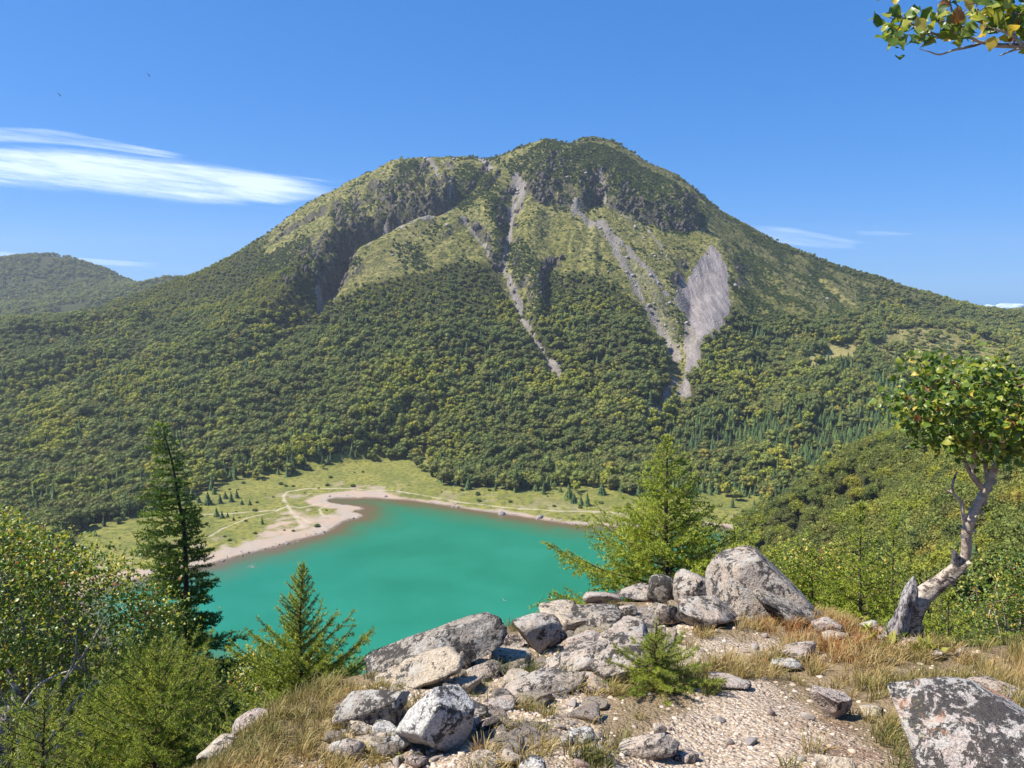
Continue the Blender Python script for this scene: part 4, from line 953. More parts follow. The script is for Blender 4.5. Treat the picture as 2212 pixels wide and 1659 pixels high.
# weathered rocks wedged between the named ones
r = np.random.default_rng(501); nf_ = 0; FRM = [rock_mesh('rock', 1, .8, .55, 700 + i, RM[m_], 3, square=.45, ncut=6, rough=.08, crack=.05) for i, m_ in enumerate(('buff', 'lichen', 'pink', 'lichen', 'buff', 'dark'))]
while nf_ < 120:
    x = r.uniform(-1.6, 2.0); y = r.uniform(2.3, 6.4); q1 = np.array([x]); q2 = np.array([y])
    if float(sdist(q1, q2, ROCKY)[0]) < .03 or float(sdist(q1, q2, BROW)[0]) < .04 or (fbm(q1 / .5, q2 / .5, octv=2, seed=9)[0] < -.15 and r.random() < .8): continue
    s = r.uniform(.07, .22) * (y / 4) ** .6; o = new_obj('rock', FRM[nf_ % 6], loc=(x, y, float(FGH(x, y)) - s * .22)); o.scale = (s, s * r.uniform(.8, 1.3), s * r.uniform(.6, 1.1)); o.rotation_euler = (r.uniform(-.35, .35), r.uniform(-.35, .35), r.uniform(0, 6.28))
    tag(o, 'weathered tan rock wedged into the ground among the larger rocks of the outcrop', 'rock', 'small rocks wedged into the outcrop'); nf_ += 1
print('rocks', time.time() - T0)
# loose stones one could pick up: single objects, four shapes
def mat_stone():
    s = NT('loose_stone'); s.rough(.9); oi = s.node('ShaderNodeObjectInfo'); co = s.coord('Object')
    c = s.ramp(oi.outputs['Random'], [(0, (.46, .38, .30)), (.3, (.36, .30, .26)), (.6, (.50, .44, .38)), (.85, (.30, .27, .26)), (1, (.42, .28, .22))])
    c = s.mix(s.ramp(s.noise(co, 30, 4, .7), [(.4, .6), (.6, 0)]), c, (.15, .12, .10)); s.color(c); s.normal(s.bump(s.noise(co, 30, 4, .7), .6, .01)); return s.m
M_STONE = mat_stone()
ST = []
for i in range(6):
    me = rock_mesh('stone', 1, .8, .62, 300 + i, M_STONE, 2, square=.5, ncut=8, rough=.08); ST.append(me)
r = np.random.default_rng(77); n_st = 0
RK2 = [(o.location.x, o.location.y) for o in col.objects if o.get('category') == 'rock']
while n_st < 285:
    x = r.uniform(-2.6, 3.6); y = 2.0 + 4.6 * r.random() ** 1.3
    if abs(x) > y * .74: continue
    ir = float(sdist(np.array([x]), np.array([y]), ROCKY)[0]); ip = max(float(sdist(np.array([x]), np.array([y]), PATH)[0]), float(sdist(np.array([x]), np.array([y]), UPATH)[0]))
    pr = .95 if ir > 0 else (.45 if ip > 0 else .07)
    if float(sdist(np.array([x]), np.array([y]), BROW)[0]) < .02 or r.random() > pr: continue
    s = (.022 + .06 * r.random() ** 2.6) * (1 if ir > 0 else .75) * (y / 3.2) ** .6
    o = new_obj('stone', ST[n_st % 6], loc=(x, y, float(FGH(x, y)) - s * .12)); o.scale = (s, s * r.uniform(.8, 1.2), s * r.uniform(.7, 1.1)); o.rotation_euler = (r.uniform(-.3, .3), r.uniform(-.3, .3), r.uniform(0, 6.28))
    tag(o, 'small pale loose stone lying on the gravelly ground of the outcrop', 'stone', 'small loose stones on the outcrop'); n_st += 1
# gravel
def mat_gravel():
    s = NT('gravel'); s.rough(.9); a = s.attr('tint').outputs['Fac']
    s.color(s.ramp(a, [(0, (.32, .235, .17)), (.3, (.44, .345, .255)), (.65, (.54, .44, .34)), (.85, (.42, .35, .29)), (1, (.60, .53, .44))])); return s.m
def gravel(name, n, fld, smin, smax, seed, lab):
    r = np.random.default_rng(seed); x = r.uniform(-2.8, 3.4, n * 6); y = 1.9 + 4.8 * r.random(n * 6) ** 1.5
    k = (np.abs(x) < y * .72 + .1) & (r.random(n * 6) < fld(x, y)); x = x[k][:n]; y = y[k][:n]; n = len(x)
    base = np.array([[1,0,0],[-.5,.87,0],[-.5,-.87,0],[.2,.1,.8],[.5,.8,.35],[-.9,-.1,.35],[.4,-.85,.4]]) * [1, .85, .8]
    F = np.array([[3,0,4],[3,4,1],[3,1,5],[3,5,2],[3,2,6],[3,6,0],[0,1,4],[1,2,5],[2,0,6]])
    s = smin + (smax - smin) * r.random(n) ** 3; s *= (y / 3) ** .5; a = r.uniform(0, 6.28, n); c, sn = np.cos(a), np.sin(a)
    Vb = base[None] * (1 + r.uniform(-.3, .3, (n, 7, 3))); V = np.empty((n, 7, 3))
    V[..., 0] = (Vb[..., 0] * c[:, None] - Vb[..., 1] * sn[:, None]) * s[:, None] + x[:, None]; V[..., 1] = (Vb[..., 0] * sn[:, None] + Vb[..., 1] * c[:, None]) * s[:, None] + y[:, None]
    V[..., 2] = Vb[..., 2] * s[:, None] * .9 + (FGH(x, y) - s * .12)[:, None]
    o = mesh_np(name, V.reshape(-1, 3), (F[None] + np.arange(n)[:, None, None] * 7).reshape(-1, 3), M_GRAVEL)
    at_ = o.data.attributes.new('tint', 'FLOAT', 'POINT'); at_.data.foreach_set('value', np.repeat(r.random(n), 7).astype(np.float32)); tag(o, lab, 'gravel', kind='stuff')
M_GRAVEL = mat_gravel()
cl = lambda P, w: (lambda x, y: sstep(-w, w, sdist(x, y, P)))
gravel('gravel', 12000, lambda x, y: np.clip(np.maximum(cl(PATH, .12)(x, y), cl(UPATH, .1)(x, y)), 0, 1), .002, .0075, 5, 'pale gravel covering the footpath')
gravel('rubble', 11000, lambda x, y: np.clip(cl(ROCKY, .15)(x, y) * sstep(-.3, .3, fbm(x / .3, y / .3, octv=2, seed=7)) + .08, 0, 1) * (sdist(x, y, BROW) > 0), .004, .022, 6, 'buff rubble and grit among the rocks of the outcrop')
print('gravel', time.time() - T0)

# ---------------------------------------------------------------- grass
def mat_grass(name, cols):
    s = NT(name); s.rough(.75); a = s.attr('tint').outputs['Fac']; c = s.ramp(a, cols); s.color(c)
    t = s.node('ShaderNodeBsdfTranslucent'); s.l.new(c, t.inputs[0]); m = s.node('ShaderNodeMixShader'); m.inputs[0].default_value = .3
    s.l.new(s.b.outputs[0], m.inputs[1]); s.l.new(t.outputs[0], m.inputs[2]); s.l.new(m.outputs[0], s.out.inputs[0]); return s.m
M_GRASS = mat_grass('mountain_grass', [(0, (.085, .105, .028)), (.25, (.17, .165, .045)), (.5, (.36, .27, .10)), (.75, (.48, .37, .17)), (.9, (.38, .19, .06)), (1, (.30, .12, .04))])
def grass(name, X_, Y_, L_, T_, per, seed, lab, width=.0015, spread=.055, lean=(.25, .0)):
    r = np.random.default_rng(seed); n = len(X_) * per
    tx = np.repeat(X_, per); ty = np.repeat(Y_, per); L = np.repeat(L_, per) * r.uniform(.45, 1.15, n)
    a = r.uniform(0, 6.28, n); rr = spread * np.sqrt(r.random(n)) * np.clip(np.repeat(L_, per) / .16, .5, 1.6); bx = tx + np.cos(a) * rr; by = ty + np.sin(a) * rr; bz = FGH(bx, by) - .008
    out = r.uniform(.15, 1.0, n); dx = np.cos(a) * out + lean[0] + r.normal(0, .25, n); dy = np.sin(a) * out + lean[1] + r.normal(0, .25, n)
    P = np.zeros((n, 4, 3))
    for k, (f, g) in enumerate(((0, 0), (.38, .12), (.75, .5), (1.0, .95))):
        h = L * (f - .33 * g * g * np.hypot(dx, dy)); P[:, k, 0] = bx + dx * L * g * .75; P[:, k, 1] = by + dy * L * g * .75; P[:, k, 2] = bz + h
    wa = r.uniform(0, 3.14, n); wv = np.stack([np.cos(wa), np.sin(wa), 0 * wa], -1) * width * r.uniform(.7, 1.4, (n, 1))
    V = np.stack([P[:, 0] - wv, P[:, 0] + wv, P[:, 1] - wv, P[:, 1] + wv, P[:, 2] - wv * .7, P[:, 2] + wv * .7, P[:, 3]], 1)
    F = np.array([[0,1,3],[0,3,2],[2,3,5],[2,5,4],[4,5,6]])
    o = mesh_np(name, V.reshape(-1, 3), (F[None] + np.arange(n)[:, None, None] * 7).reshape(-1, 3), M_GRASS)
    tt = np.clip(np.repeat(T_, per) + r.normal(0, .12, n), 0, 1); at_ = o.data.attributes.new('tint', 'FLOAT', 'POINT'); at_.data.foreach_set('value', np.repeat(tt, 7).astype(np.float32))
    tag(o, lab, 'grass', kind='stuff'); return o
r = np.random.default_rng(21); N = 16000
gx_ = r.uniform(-3.2, 4.6, N); gy_ = 1.9 + 5.6 * r.random(N) ** 1.1
inb = sdist(gx_, gy_, BROW); ip = np.maximum(sdist(gx_, gy_, PATH), sdist(gx_, gy_, UPATH)); ir = sdist(gx_, gy_, ROCKY)
nn = fbm(gx_ / .35, gy_ / .35, octv=3, seed=111); nm = fbm(gx_ / .9, gy_ / .9, octv=2, seed=112)
den = np.where(ip > -.02, .012, np.where(ir > 0, .05 + .5 * sstep(.18, .4, nn), .36 + .85 * nn)); den = np.where(inb < -.8, 0, den); den = np.where((gx_ < -.3) & (ir < 0), .3, den); den = np.where((inb < .25) & (gx_ < 1.6) & (gy_ > 3.2), den * .25, den); den = np.where((gy_ < 3.3) & (gx_ < -.45) & (inb > -1.2), .75, den)
k = (r.random(N) < den) & (np.abs(gx_) < gy_ * .76 + .15); gx_, gy_, nn, nm = gx_[k], gy_[k], nn[k], nm[k]; ir = ir[k]; ip = ip[k]; k = slice(0, 3000); gx_, gy_, nn, nm, ir, ip = [q[k] for q in (gx_, gy_, nn, nm, ir, ip)]
org = np.zeros(len(gx_))
for (u, v, rad) in [(1560,1440,.28),(1850,1400,.45),(1700,1330,.35),(1880,1420,.4),(1250,1490,.15),(2150,1450,.4)]:
    q = G(u, v); org = np.maximum(org, np.exp(-((gx_ - q[0]) ** 2 + (gy_ - q[1]) ** 2) / rad ** 2))
tint = np.clip(.44 + nm * .45 + org * .38 + r.normal(0, .10, len(gx_)) - .25 * (np.abs(ip) < .12) * (gy_ < 3.3), .02, .98)
Lg = .70 * np.clip(.085 + .06 * r.random(len(gx_)) + .05 * nn + .05 * (org > .4), .045, .22) * np.where(ir > 0, .85, 1.0)
grass('grass', gx_, gy_, Lg, tint, 34, 22, 'dry golden and green grass tufts growing over the outcrop')
print('grass', len(gx_), time.time() - T0)
# ================================================================ NEAR TREES
def catmull(P, n=6):
    P = [np.array(p, float) for p in P]; P = [2 * P[0] - P[1]] + P + [2 * P[-1] - P[-2]]; out = []
    for i in range(1, len(P) - 2):
        for k in range(n):
            t = k / n; p0, p1, p2, p3 = P[i - 1:i + 3]
            out.append(.5 * (2 * p1 + (p2 - p0) * t + (2 * p0 - 5 * p1 + 4 * p2 - p3) * t * t + (3 * p1 - p0 - 3 * p2 + p3) * t ** 3))
    out.append(P[-2]); return np.array(out)
def mat_needles(name, a, b, c3):
    s = NT(name); s.rough(.6); t0 = s.attr('tint').outputs['Fac']; c = s.ramp(t0, [(0, a), (.55, b), (1, c3)]); s.color(c)
    t = s.node('ShaderNodeBsdfTranslucent'); s.l.new(c, t.inputs[0]); m = s.node('ShaderNodeMixShader'); m.inputs[0].default_value = .32
    s.l.new(s.b.outputs[0], m.inputs[1]); s.l.new(t.outputs[0], m.inputs[2]); s.l.new(m.outputs[0], s.out.inputs[0]); return s.m
M_LARCH = mat_needles('larch_needles', (.15, .22, .028), (.29, .36, .040), (.46, .47, .055))
M_HEM = mat_needles('hemlock_needles', (.045, .10, .020), (.11, .185, .028), (.28, .36, .045))
M_TWIG = mat_plain('brown_twig_bark', (.16, .105, .075), var=.4, scale=30)
M_DARKBARK = mat_plain('dark_conifer_bark', (.085, .065, .055), var=.5, scale=25)

def needles_on(P0, P1, r, spacing, per, ln, wd):
    """thin leaf blades along many straight twigs (arrays n x 3)"""
    L = np.linalg.norm(P1 - P0, axis=1); cnt = np.maximum(1, (L / spacing).astype(int)) * per
    i = np.repeat(np.arange(len(L)), cnt); n = len(i)
    if n == 0: return np.zeros((0, 3)), np.zeros((0, 3), int), np.zeros(0)
    t = r.random(n); t = np.floor(t * (cnt[i] / per)) / np.maximum(1, cnt[i] / per) + r.normal(0, .01, n) if per > 3 else t
    B = P0[i] + (P1 - P0)[i] * t[:, None]; ax = (P1 - P0)[i] / L[i][:, None]
    d = r.normal(size=(n, 3)); d -= (d * ax).sum(1)[:, None] * ax; d /= np.linalg.norm(d, axis=1)[:, None] + 1e-9
    d = d + ax * r.uniform(.15, .9, (n, 1)); d[:, 2] += .18; d /= np.linalg.norm(d, axis=1)[:, None]
    s = np.cross(d, r.normal(size=(n, 3))); s /= np.linalg.norm(s, axis=1)[:, None] + 1e-9
    l = ln * r.uniform(.6, 1.25, (n, 1)); V = np.stack([B - s * wd, B + s * wd, B + d * l], 1)
    return V.reshape(-1, 3), np.arange(n * 3).reshape(n, 3), np.repeat(np.clip(.5 + r.normal(0, .2, n), 0, 1), 3)
def put_tint(me, name, arr):
    a = me.attributes.new(name, 'FLOAT', 'POINT'); a.data.foreach_set('value', np.asarray(arr, np.float32)[:len(me.vertices)])
def conifer(name, spine, boughs_fn, label, seed, mat, nb=60, tw_len=.22, tw_gap=.07, spacing=.022, per=5, nl=.026, nw=.0022, trunk_r=.035, parts=True, up=.25, tipup=.3, t0=.04, twist=.0, group=None, leader=True):
    """spine: points of the trunk (world). boughs_fn(t, azimuth) -> bough length in m"""
    r = np.random.default_rng(seed); S = catmull(spine, 6); base = S[0].copy(); S = S - base
    root = empty(name, base, label, 'tree', group)
    n = len(S); seglen = np.r_[0, np.cumsum(np.linalg.norm(np.diff(S, axis=0), axis=1))]; H = seglen[-1]
    R = trunk_r * (1 - seglen / H) ** .8 + .003
    V, F = tube(S, R, 7); mesh_np('trunk', V, F, M_DARKBARK, True, root)
    allw, alln = [], []; az = r.uniform(0, 6.28)
    for k in range(nb):
        t = t0 + (1 - t0) * ((k + r.uniform(0, .8)) / nb) ** .92; t = min(t, .985); az += 2.4 + r.normal(0, .35)
        L = boughs_fn(t, az) * r.uniform(.78, 1.12)
        if L < .03: continue
        p = np.array([np.interp(t * H, seglen, S[:, j]) for j in range(3)]); d = np.array([math.sin(az), math.cos(az), 0])
        m = 7; q = np.linspace(0, 1, m); u_ = up * (0.6 + .9 * t)
        side = np.array([d[1], -d[0], 0]); wob = r.normal(0, .05)
        B = p + d * (q * L)[:, None] + np.array([0, 0, 1]) * ((u_ * q - (.30 - .1 * t) * q ** 2 * (1.2 - t) * 1.0 + tipup * q ** 3) * L)[:, None] + side * (wob * q ** 2 * L)[:, None]
        br = max(.0028, .011 * L) * (1 - q) + .0014; parts_w = [tube(B, br, 4)]
        P0, P1 = [B[:-1]], [B[1:]]
        nt = max(3, int(L / tw_gap))
        for j in range(nt):
            s = (j + r.uniform(.2, .8)) / nt; s = .12 + .86 * s; c = np.array([np.interp(s, q, B[:, a]) for a in range(3)]); sg = 1 if j % 2 else -1
            l = tw_len * min(1, L / .5) * (1.15 - .75 * s) * r.uniform(.6, 1.25)
            dd = d * r.uniform(.55, .85) + side * sg * r.uniform(.5, .85) + np.array([0, 0, r.uniform(-.12, .28)]); dd /= np.linalg.norm(dd)
            e = c + dd * l + np.array([0, 0, -.06 * l]); P0.append(c[None]); P1.append(e[None]); parts_w.append(tube([c, (c + e) / 2, e], [.0022, .0018, .0008], 3))
            if l > .13:
                for h in (.45, .75):
                    cc = c + (e - c) * h; d3 = dd + side * r.uniform(-.9, .9) + np.array([0, 0, r.uniform(-.3, .5)]); d3 /= np.linalg.norm(d3); ee = cc + d3 * l * .42; P0.append(cc[None]); P1.append(ee[None])
        Vn, Fn, Tn = needles_on(np.concatenate(P0), np.concatenate(P1), r, spacing, per, nl, nw)
        Tn = np.clip(Tn + r.normal(0, .13) + .15 * (t - .4), 0, 1)
        if parts:
            Vw, Fw = merge(parts_w); b = mesh_np('branch', Vw, Fw, M_TWIG, False, root)
            o = mesh_np('needles', Vn, Fn, mat, False, b); put_tint(o.data, 'tint', Tn)
        else: allw += parts_w; alln.append((Vn, Fn, Tn))
    if leader:
        a, b_ = S[-4], S[-1]; Vn, Fn, Tn = needles_on(np.array([a, (a + b_) / 2]), np.array([(a + b_) / 2, b_ + [0, 0, .02]]), r, spacing, per, nl, nw); alln.append((Vn, Fn, Tn))
    if allw: Vw, Fw = merge(allw); mesh_np('branch_work', Vw, Fw, M_TWIG, False, root)
    if alln:
        Vn, Fn = merge([(a, b) for a, b, c in alln if len(a)]); o = mesh_np('leader_needles' if parts else 'needles', Vn, Fn, mat, False, root); put_tint(o.data, 'tint', np.concatenate([c for a, b, c in alln]))
    return root
def spine_px(pts, Y, base_ground=True):
    P = [at(u, v, Y + dy) for u, v, dy in [(p + (0,))[:3] for p in pts]]
    if base_ground: P[0] = np.array([P[0][0], P[0][1], float(FGH(P[0][0], P[0][1])) - .03])
    return P
def lobe(az, to, sharp=1.0): return (.5 + .5 * math.cos(az - to)) ** sharp
LEFT, RIGHT = -PI / 2, PI / 2            # azimuths used by conifer(): sin -> x, cos -> y
# tall dark wind-combed conifer on the left
def bf_tall(t, az):
    prof = np.interp(t, [0, .12, .30, .42, .50, .60, .72, .85, 1.0], [.95, 1.2, 1.38, 1.08, .70, .66, .56, .36, .16])
    side = np.interp(t, [0, .3, .46, .52, 1], [1.3, 1.55, 1.0, .50, .45])
    return prof * (lobe(az, LEFT, .8) * np.interp(t, [0, .5, 1], [.9, 1.1, 1.0]) + side * lobe(az, RIGHT, .8)) * 1.15 * (.75 + .25 * abs(math.sin(az)))
conifer('conifer', spine_px([(402,1540),(404,1400),(402,1250),(398,1150),(386,1080),(372,1000),(356,940),(349,905)], 10.0), bf_tall, 'tall dark conifer with wind combed boughs standing against the lake at left', 1, M_HEM, nb=250, tw_len=.26, tw_gap=.045, spacing=.010, per=2, nl=.036, nw=.0065, trunk_r=.075, up=.05, tipup=.12)
# spreading larch behind the outcrop
def bf_larch(t, az):
    prof = np.interp(t, [0, .25, .40, .48, .56, .68, .79, .9, 1], [.9, 1.45, 1.75, 1.35, .72, .46, .36, .22, .03])
    return prof * (.85 + .30 * lobe(az, LEFT, 2) * (t < .3) + .05 * lobe(az, RIGHT, 2))
conifer('larch', spine_px([(1440,1420),(1440,1250),(1438,1150),(1440,1050),(1441,940)], 8.6), bf_larch, 'broad bright green larch spreading behind the rocks in front of the lake', 2, M_LARCH, nb=150, tw_len=.36, tw_gap=.052, spacing=.022, per=3, nl=.040, nw=.0058, trunk_r=.05, up=.42, tipup=.28)
conifer('larch', spine_px([(1600,1420),(1600,1300),(1590,1200),(1585,1135)], 9.6), lambda t, az: np.interp(t, [0, .3, .7, 1], [.95, 1.1, .6, .05]) * (.7 + .6 * lobe(az, RIGHT, 2)), 'low larch with drooping boughs right of the broad larch, behind the largest boulder', 3, M_LARCH, nb=70, tw_len=.26, tw_gap=.075, spacing=.024, per=4, nl=.040, nw=.0060, trunk_r=.035, up=.35, parts=False)
# young larches in the left foreground
conifer('young_larch', spine_px([(652,1600),(652,1480),(648,1380),(650,1300),(655,1218)], 5.6), lambda t, az: np.interp(t, [0, .3, .5, .62, .75, .9, 1], [.55, .60, .46, .18, .15, .08, .02]), 'slender young larch with a long bare leader against the lake', 4, M_LARCH, nb=165, tw_len=.15, tw_gap=.040, spacing=.010, per=4, nl=.028, nw=.0030, trunk_r=.016, up=.75, tipup=.25)
conifer('young_larch', spine_px([(335,1760),(333,1640),(336,1540),(337,1415)], 4.0), lambda t, az: np.interp(t, [0, .25, .55, .8, 1], [.50, .50, .40, .24, .03]), 'bushy yellow green young larch filling the lower left corner', 5, M_LARCH, nb=90, tw_len=.18, tw_gap=.034, spacing=.009, per=4, nl=.026, nw=.0022, trunk_r=.015, up=.85, tipup=.3)
conifer('young_larch', spine_px([(375,1760),(372,1600),(370,1500),(372,1410)], 4.7), lambda t, az: np.interp(t, [0, .25, .6, 1], [.55, .50, .30, .03]), 'second young larch with red brown stem just behind the bushy one', 6, M_LARCH, nb=60, tw_len=.16, tw_gap=.045, spacing=.011, per=4, nl=.026, nw=.0026, trunk_r=.013, up=.85, parts=False)
conifer('young_larch', spine_px([(90,1800),(92,1680),(95,1560),(96,1500)], 3.9), lambda t, az: np.interp(t, [0, .3, .7, 1], [.50, .48, .28, .03]), 'young larch at the left edge of the frame, leaning over the corner', 7, M_LARCH, nb=60, tw_len=.15, tw_gap=.042, spacing=.010, per=4, nl=.026, nw=.0024, trunk_r=.012, up=.75, parts=False)
conifer('young_larch', spine_px([(205,1800),(205,1640),(212,1560),(214,1490)], 4.3), lambda t, az: np.interp(t, [0, .3, .7, 1], [.45, .42, .22, .03]), 'thin young larch between the left edge and the bushy young larch', 8, M_LARCH, nb=50, tw_len=.14, tw_gap=.045, spacing=.011, per=4, nl=.026, nw=.0026, trunk_r=.011, up=.7, parts=False)
conifer('young_larch', spine_px([(520,1760),(516,1660),(512,1600),(510,1560)], 3.5), lambda t, az: np.interp(t, [0, .3, .7, 1], [.34, .36, .22, .03]), 'low larch spray beside the pale rock face at lower left', 9, M_LARCH, nb=36, tw_len=.12, tw_gap=.045, spacing=.010, per=4, nl=.024, nw=.0022, trunk_r=.009, up=.6, parts=False)
conifer('young_larch', spine_px([(740,1560),(738,1500),(735,1450),(735,1420)], 6.6), lambda t, az: np.interp(t, [0, .3, .7, 1], [.40, .42, .22, .03]), 'dark green low larch at the foot of the long dark slab', 19, M_LARCH, nb=46, tw_len=.15, tw_gap=.05, spacing=.012, per=4, nl=.028, nw=.0032, trunk_r=.012, up=.6, parts=False)
# young larch on the outcrop
conifer('young_larch', spine_px([(1402,1585),(1408,1500),(1415,1420),(1418,1345)], 3.15), lambda t, az: np.interp(t, [0, .10, .30, .5, .7, 1], [.27, .31, .27, .12, .055, .012]) * (.85 + .3 * lobe(az, RIGHT)), 'small feathery young larch growing among the stones in the centre foreground', 10, M_LARCH, nb=80, tw_len=.085, tw_gap=.020, spacing=.0055, per=6, nl=.020, nw=.0013, trunk_r=.007, up=.42, tipup=.2)
for i, (u, v0, v1, Y, L, lab) in enumerate([(898,1690,1568,2.45,.07,'tiny larch shoot in front of the white boulder'), (862,1720,1635,2.3,.06,'small larch sprig at the bottom edge left of the tiny shoot'), (1640,1690,1640,2.35,.04,'tiny larch sprig at the bottom edge by the gravel path')][:2]):
    conifer('larch_seedling', spine_px([(u, v0), (u, (v0 + v1) / 2), (u + 1, v1)], Y), lambda t, az, L=L: L * (1.1 - t), lab, 30 + i, M_LARCH, nb=22, tw_len=.03, tw_gap=.02, spacing=.006, per=2, nl=.014, nw=.0010, trunk_r=.003, up=.9, parts=False)
# larches behind on the right
conifer('larch', spine_px([(1862,1520),(1860,1380),(1858,1250),(1859,1085)], 7.6), lambda t, az: np.interp(t, [0, .15, .35, .6, .8, 1], [.95, 1.05, .85, .45, .2, .03]), 'slim larch with a tall thin leader behind the grass crest, right of centre', 11, M_LARCH, nb=90, tw_len=.24, tw_gap=.062, spacing=.020, per=4, nl=.036, nw=.0055, trunk_r=.022, up=.45, parts=False)
conifer('larch', spine_px([(1935,1520),(1930,1380),(1928,1260),(1932,1120)], 8.2), lambda t, az: np.interp(t, [0, .15, .35, .6, .8, 1], [1.0, 1.0, .75, .35, .15, .03]), 'second slim larch with a thin leader close to the twisted trunk', 12, M_LARCH, nb=70, tw_len=.24, tw_gap=.066, spacing=.020, per=4, nl=.036, nw=.0055, trunk_r=.020, up=.45, parts=False)
conifer('larch', spine_px([(1760,1480),(1758,1380),(1755,1280),(1752,1190)], 8.4), lambda t, az: np.interp(t, [0, .3, .7, 1], [.95, .90, .45, .03]), 'low larch right behind the largest upright boulder', 13, M_LARCH, nb=60, tw_len=.24, tw_gap=.066, spacing=.020, per=4, nl=.038, nw=.0058, trunk_r=.022, up=.5, parts=False)
conifer('larch', spine_px([(2050,1540),(2050,1440),(2048,1360),(2048,1280)], 7.0), lambda t, az: np.interp(t, [0, .3, .7, 1], [.85, .75, .35, .03]), 'low dark larch under the bend of the twisted trunk', 14, M_LARCH, nb=55, tw_len=.22, tw_gap=.060, spacing=.020, per=4, nl=.036, nw=.0052, trunk_r=.02, up=.4, parts=False)
conifer('larch', spine_px([(2180,1560),(2180,1480),(2178,1420),(2176,1370)], 6.6), lambda t, az: np.interp(t, [0, .3, .7, 1], [.75, .65, .35, .03]), 'low larch at the right frame edge behind the long grass', 15, M_LARCH, nb=45, tw_len=.20, tw_gap=.065, spacing=.020, per=4, nl=.036, nw=.0052, trunk_r=.018, up=.35, parts=False)
print('conifers', time.time() - T0)

# ---------------------------------------------------------------- broadleaf bushes and trees
def mat_leaf(name, c, c2, trans=.42, rough=.38):
    s = NT(name); s.rough(rough); s.b.inputs['Specular IOR Level'].default_value = .5; co = s.coord('Object'); oi = s.node('ShaderNodeObjectInfo')
    n = s.noise(co, 60, 3, .6); k = s.mix(s.ramp(n, [(.35, 0), (.65, 1)]), c, c2); s.color(k)
    t = s.node('ShaderNodeBsdfTranslucent'); s.l.new(s.mix(1.0, k, (1.25, 1.2, .7), 'MULTIPLY'), t.inputs[0]); m = s.node('ShaderNodeMixShader'); m.inputs[0].default_value = trans
    s.l.new(s.b.outputs[0], m.inputs[1]); s.l.new(t.outputs[0], m.inputs[2]); s.l.new(m.outputs[0], s.out.inputs[0]); return s.m
ML = [mat_leaf('green_leaf', (.125, .20, .028), (.18, .25, .038)), mat_leaf('dark_green_leaf', (.065, .12, .022), (.10, .16, .028)), mat_leaf('yellow_green_leaf', (.30, .34, .042), (.38, .38, .06)),
      mat_leaf('yellow_leaf', (.52, .38, .04), (.62, .48, .10)), mat_leaf('orange_brown_leaf', (.40, .18, .05), (.26, .10, .04))]
def leaf_shape(n=4, curl=.18, fold=.22, notch=True, seed=0):
    """ovate leaf with a folded midrib, unit length along +y, tip at (0, 1)"""
    r = np.random.default_rng(seed); ys = np.linspace(0, 1, n + 1); half = np.array([0, .34, .40, .24, 0]) if n == 4 else np.array([0, .40, 0])
    half = np.interp(ys, [0, .12, .35, .65, 1], [.02, .28, .40, .24, 0]); V, F = [], []
    for i, y in enumerate(ys):
        z = -curl * (y - .3) ** 2 * 1.4; w = half[i] * (1 + (.12 if notch and i % 2 else 0)); tw = r.uniform(-.05, .05)
        V += [(0, y, z), (-w, y + .02, z + w * fold + tw), (w, y + .02, z + w * fold - tw)]
    for i in range(n): a = 3 * i; b = a + 3; F += [(a, b, b + 1), (a, b + 1, a + 1), (a, a + 2, b + 2), (a, b + 2, b)]
    return np.array(V), np.array(F)
LEAFV = [leaf_shape(5, .18, .22, seed=1), leaf_shape(5, .45, .45, seed=2), leaf_shape(5, -.12, .1, seed=3)]
LEAF_ME = [[mesh_np('leaf', V, F, m, False, link=False) for m in ML] for V, F in LEAFV]
LOWV = [leaf_shape(2, .2, .3, False, 4), leaf_shape(2, .45, .4, False, 5)]
def leaf_frames(n, r, P, bias=(-.25, -.25, .75)):
    """orientation of n leaves: blade normals lean up and to the light, tips droop"""
    N_ = r.normal(size=(n, 3)) * .62 + np.array(bias); N_ /= np.linalg.norm(N_, axis=1)[:, None]
    Yv = r.normal(size=(n, 3)) * .8 + [0, -.1, -.45]; Yv -= (Yv * N_).sum(1)[:, None] * N_; Yv /= np.linalg.norm(Yv, axis=1)[:, None]; Xv = np.cross(Yv, N_); return Xv, Yv, N_
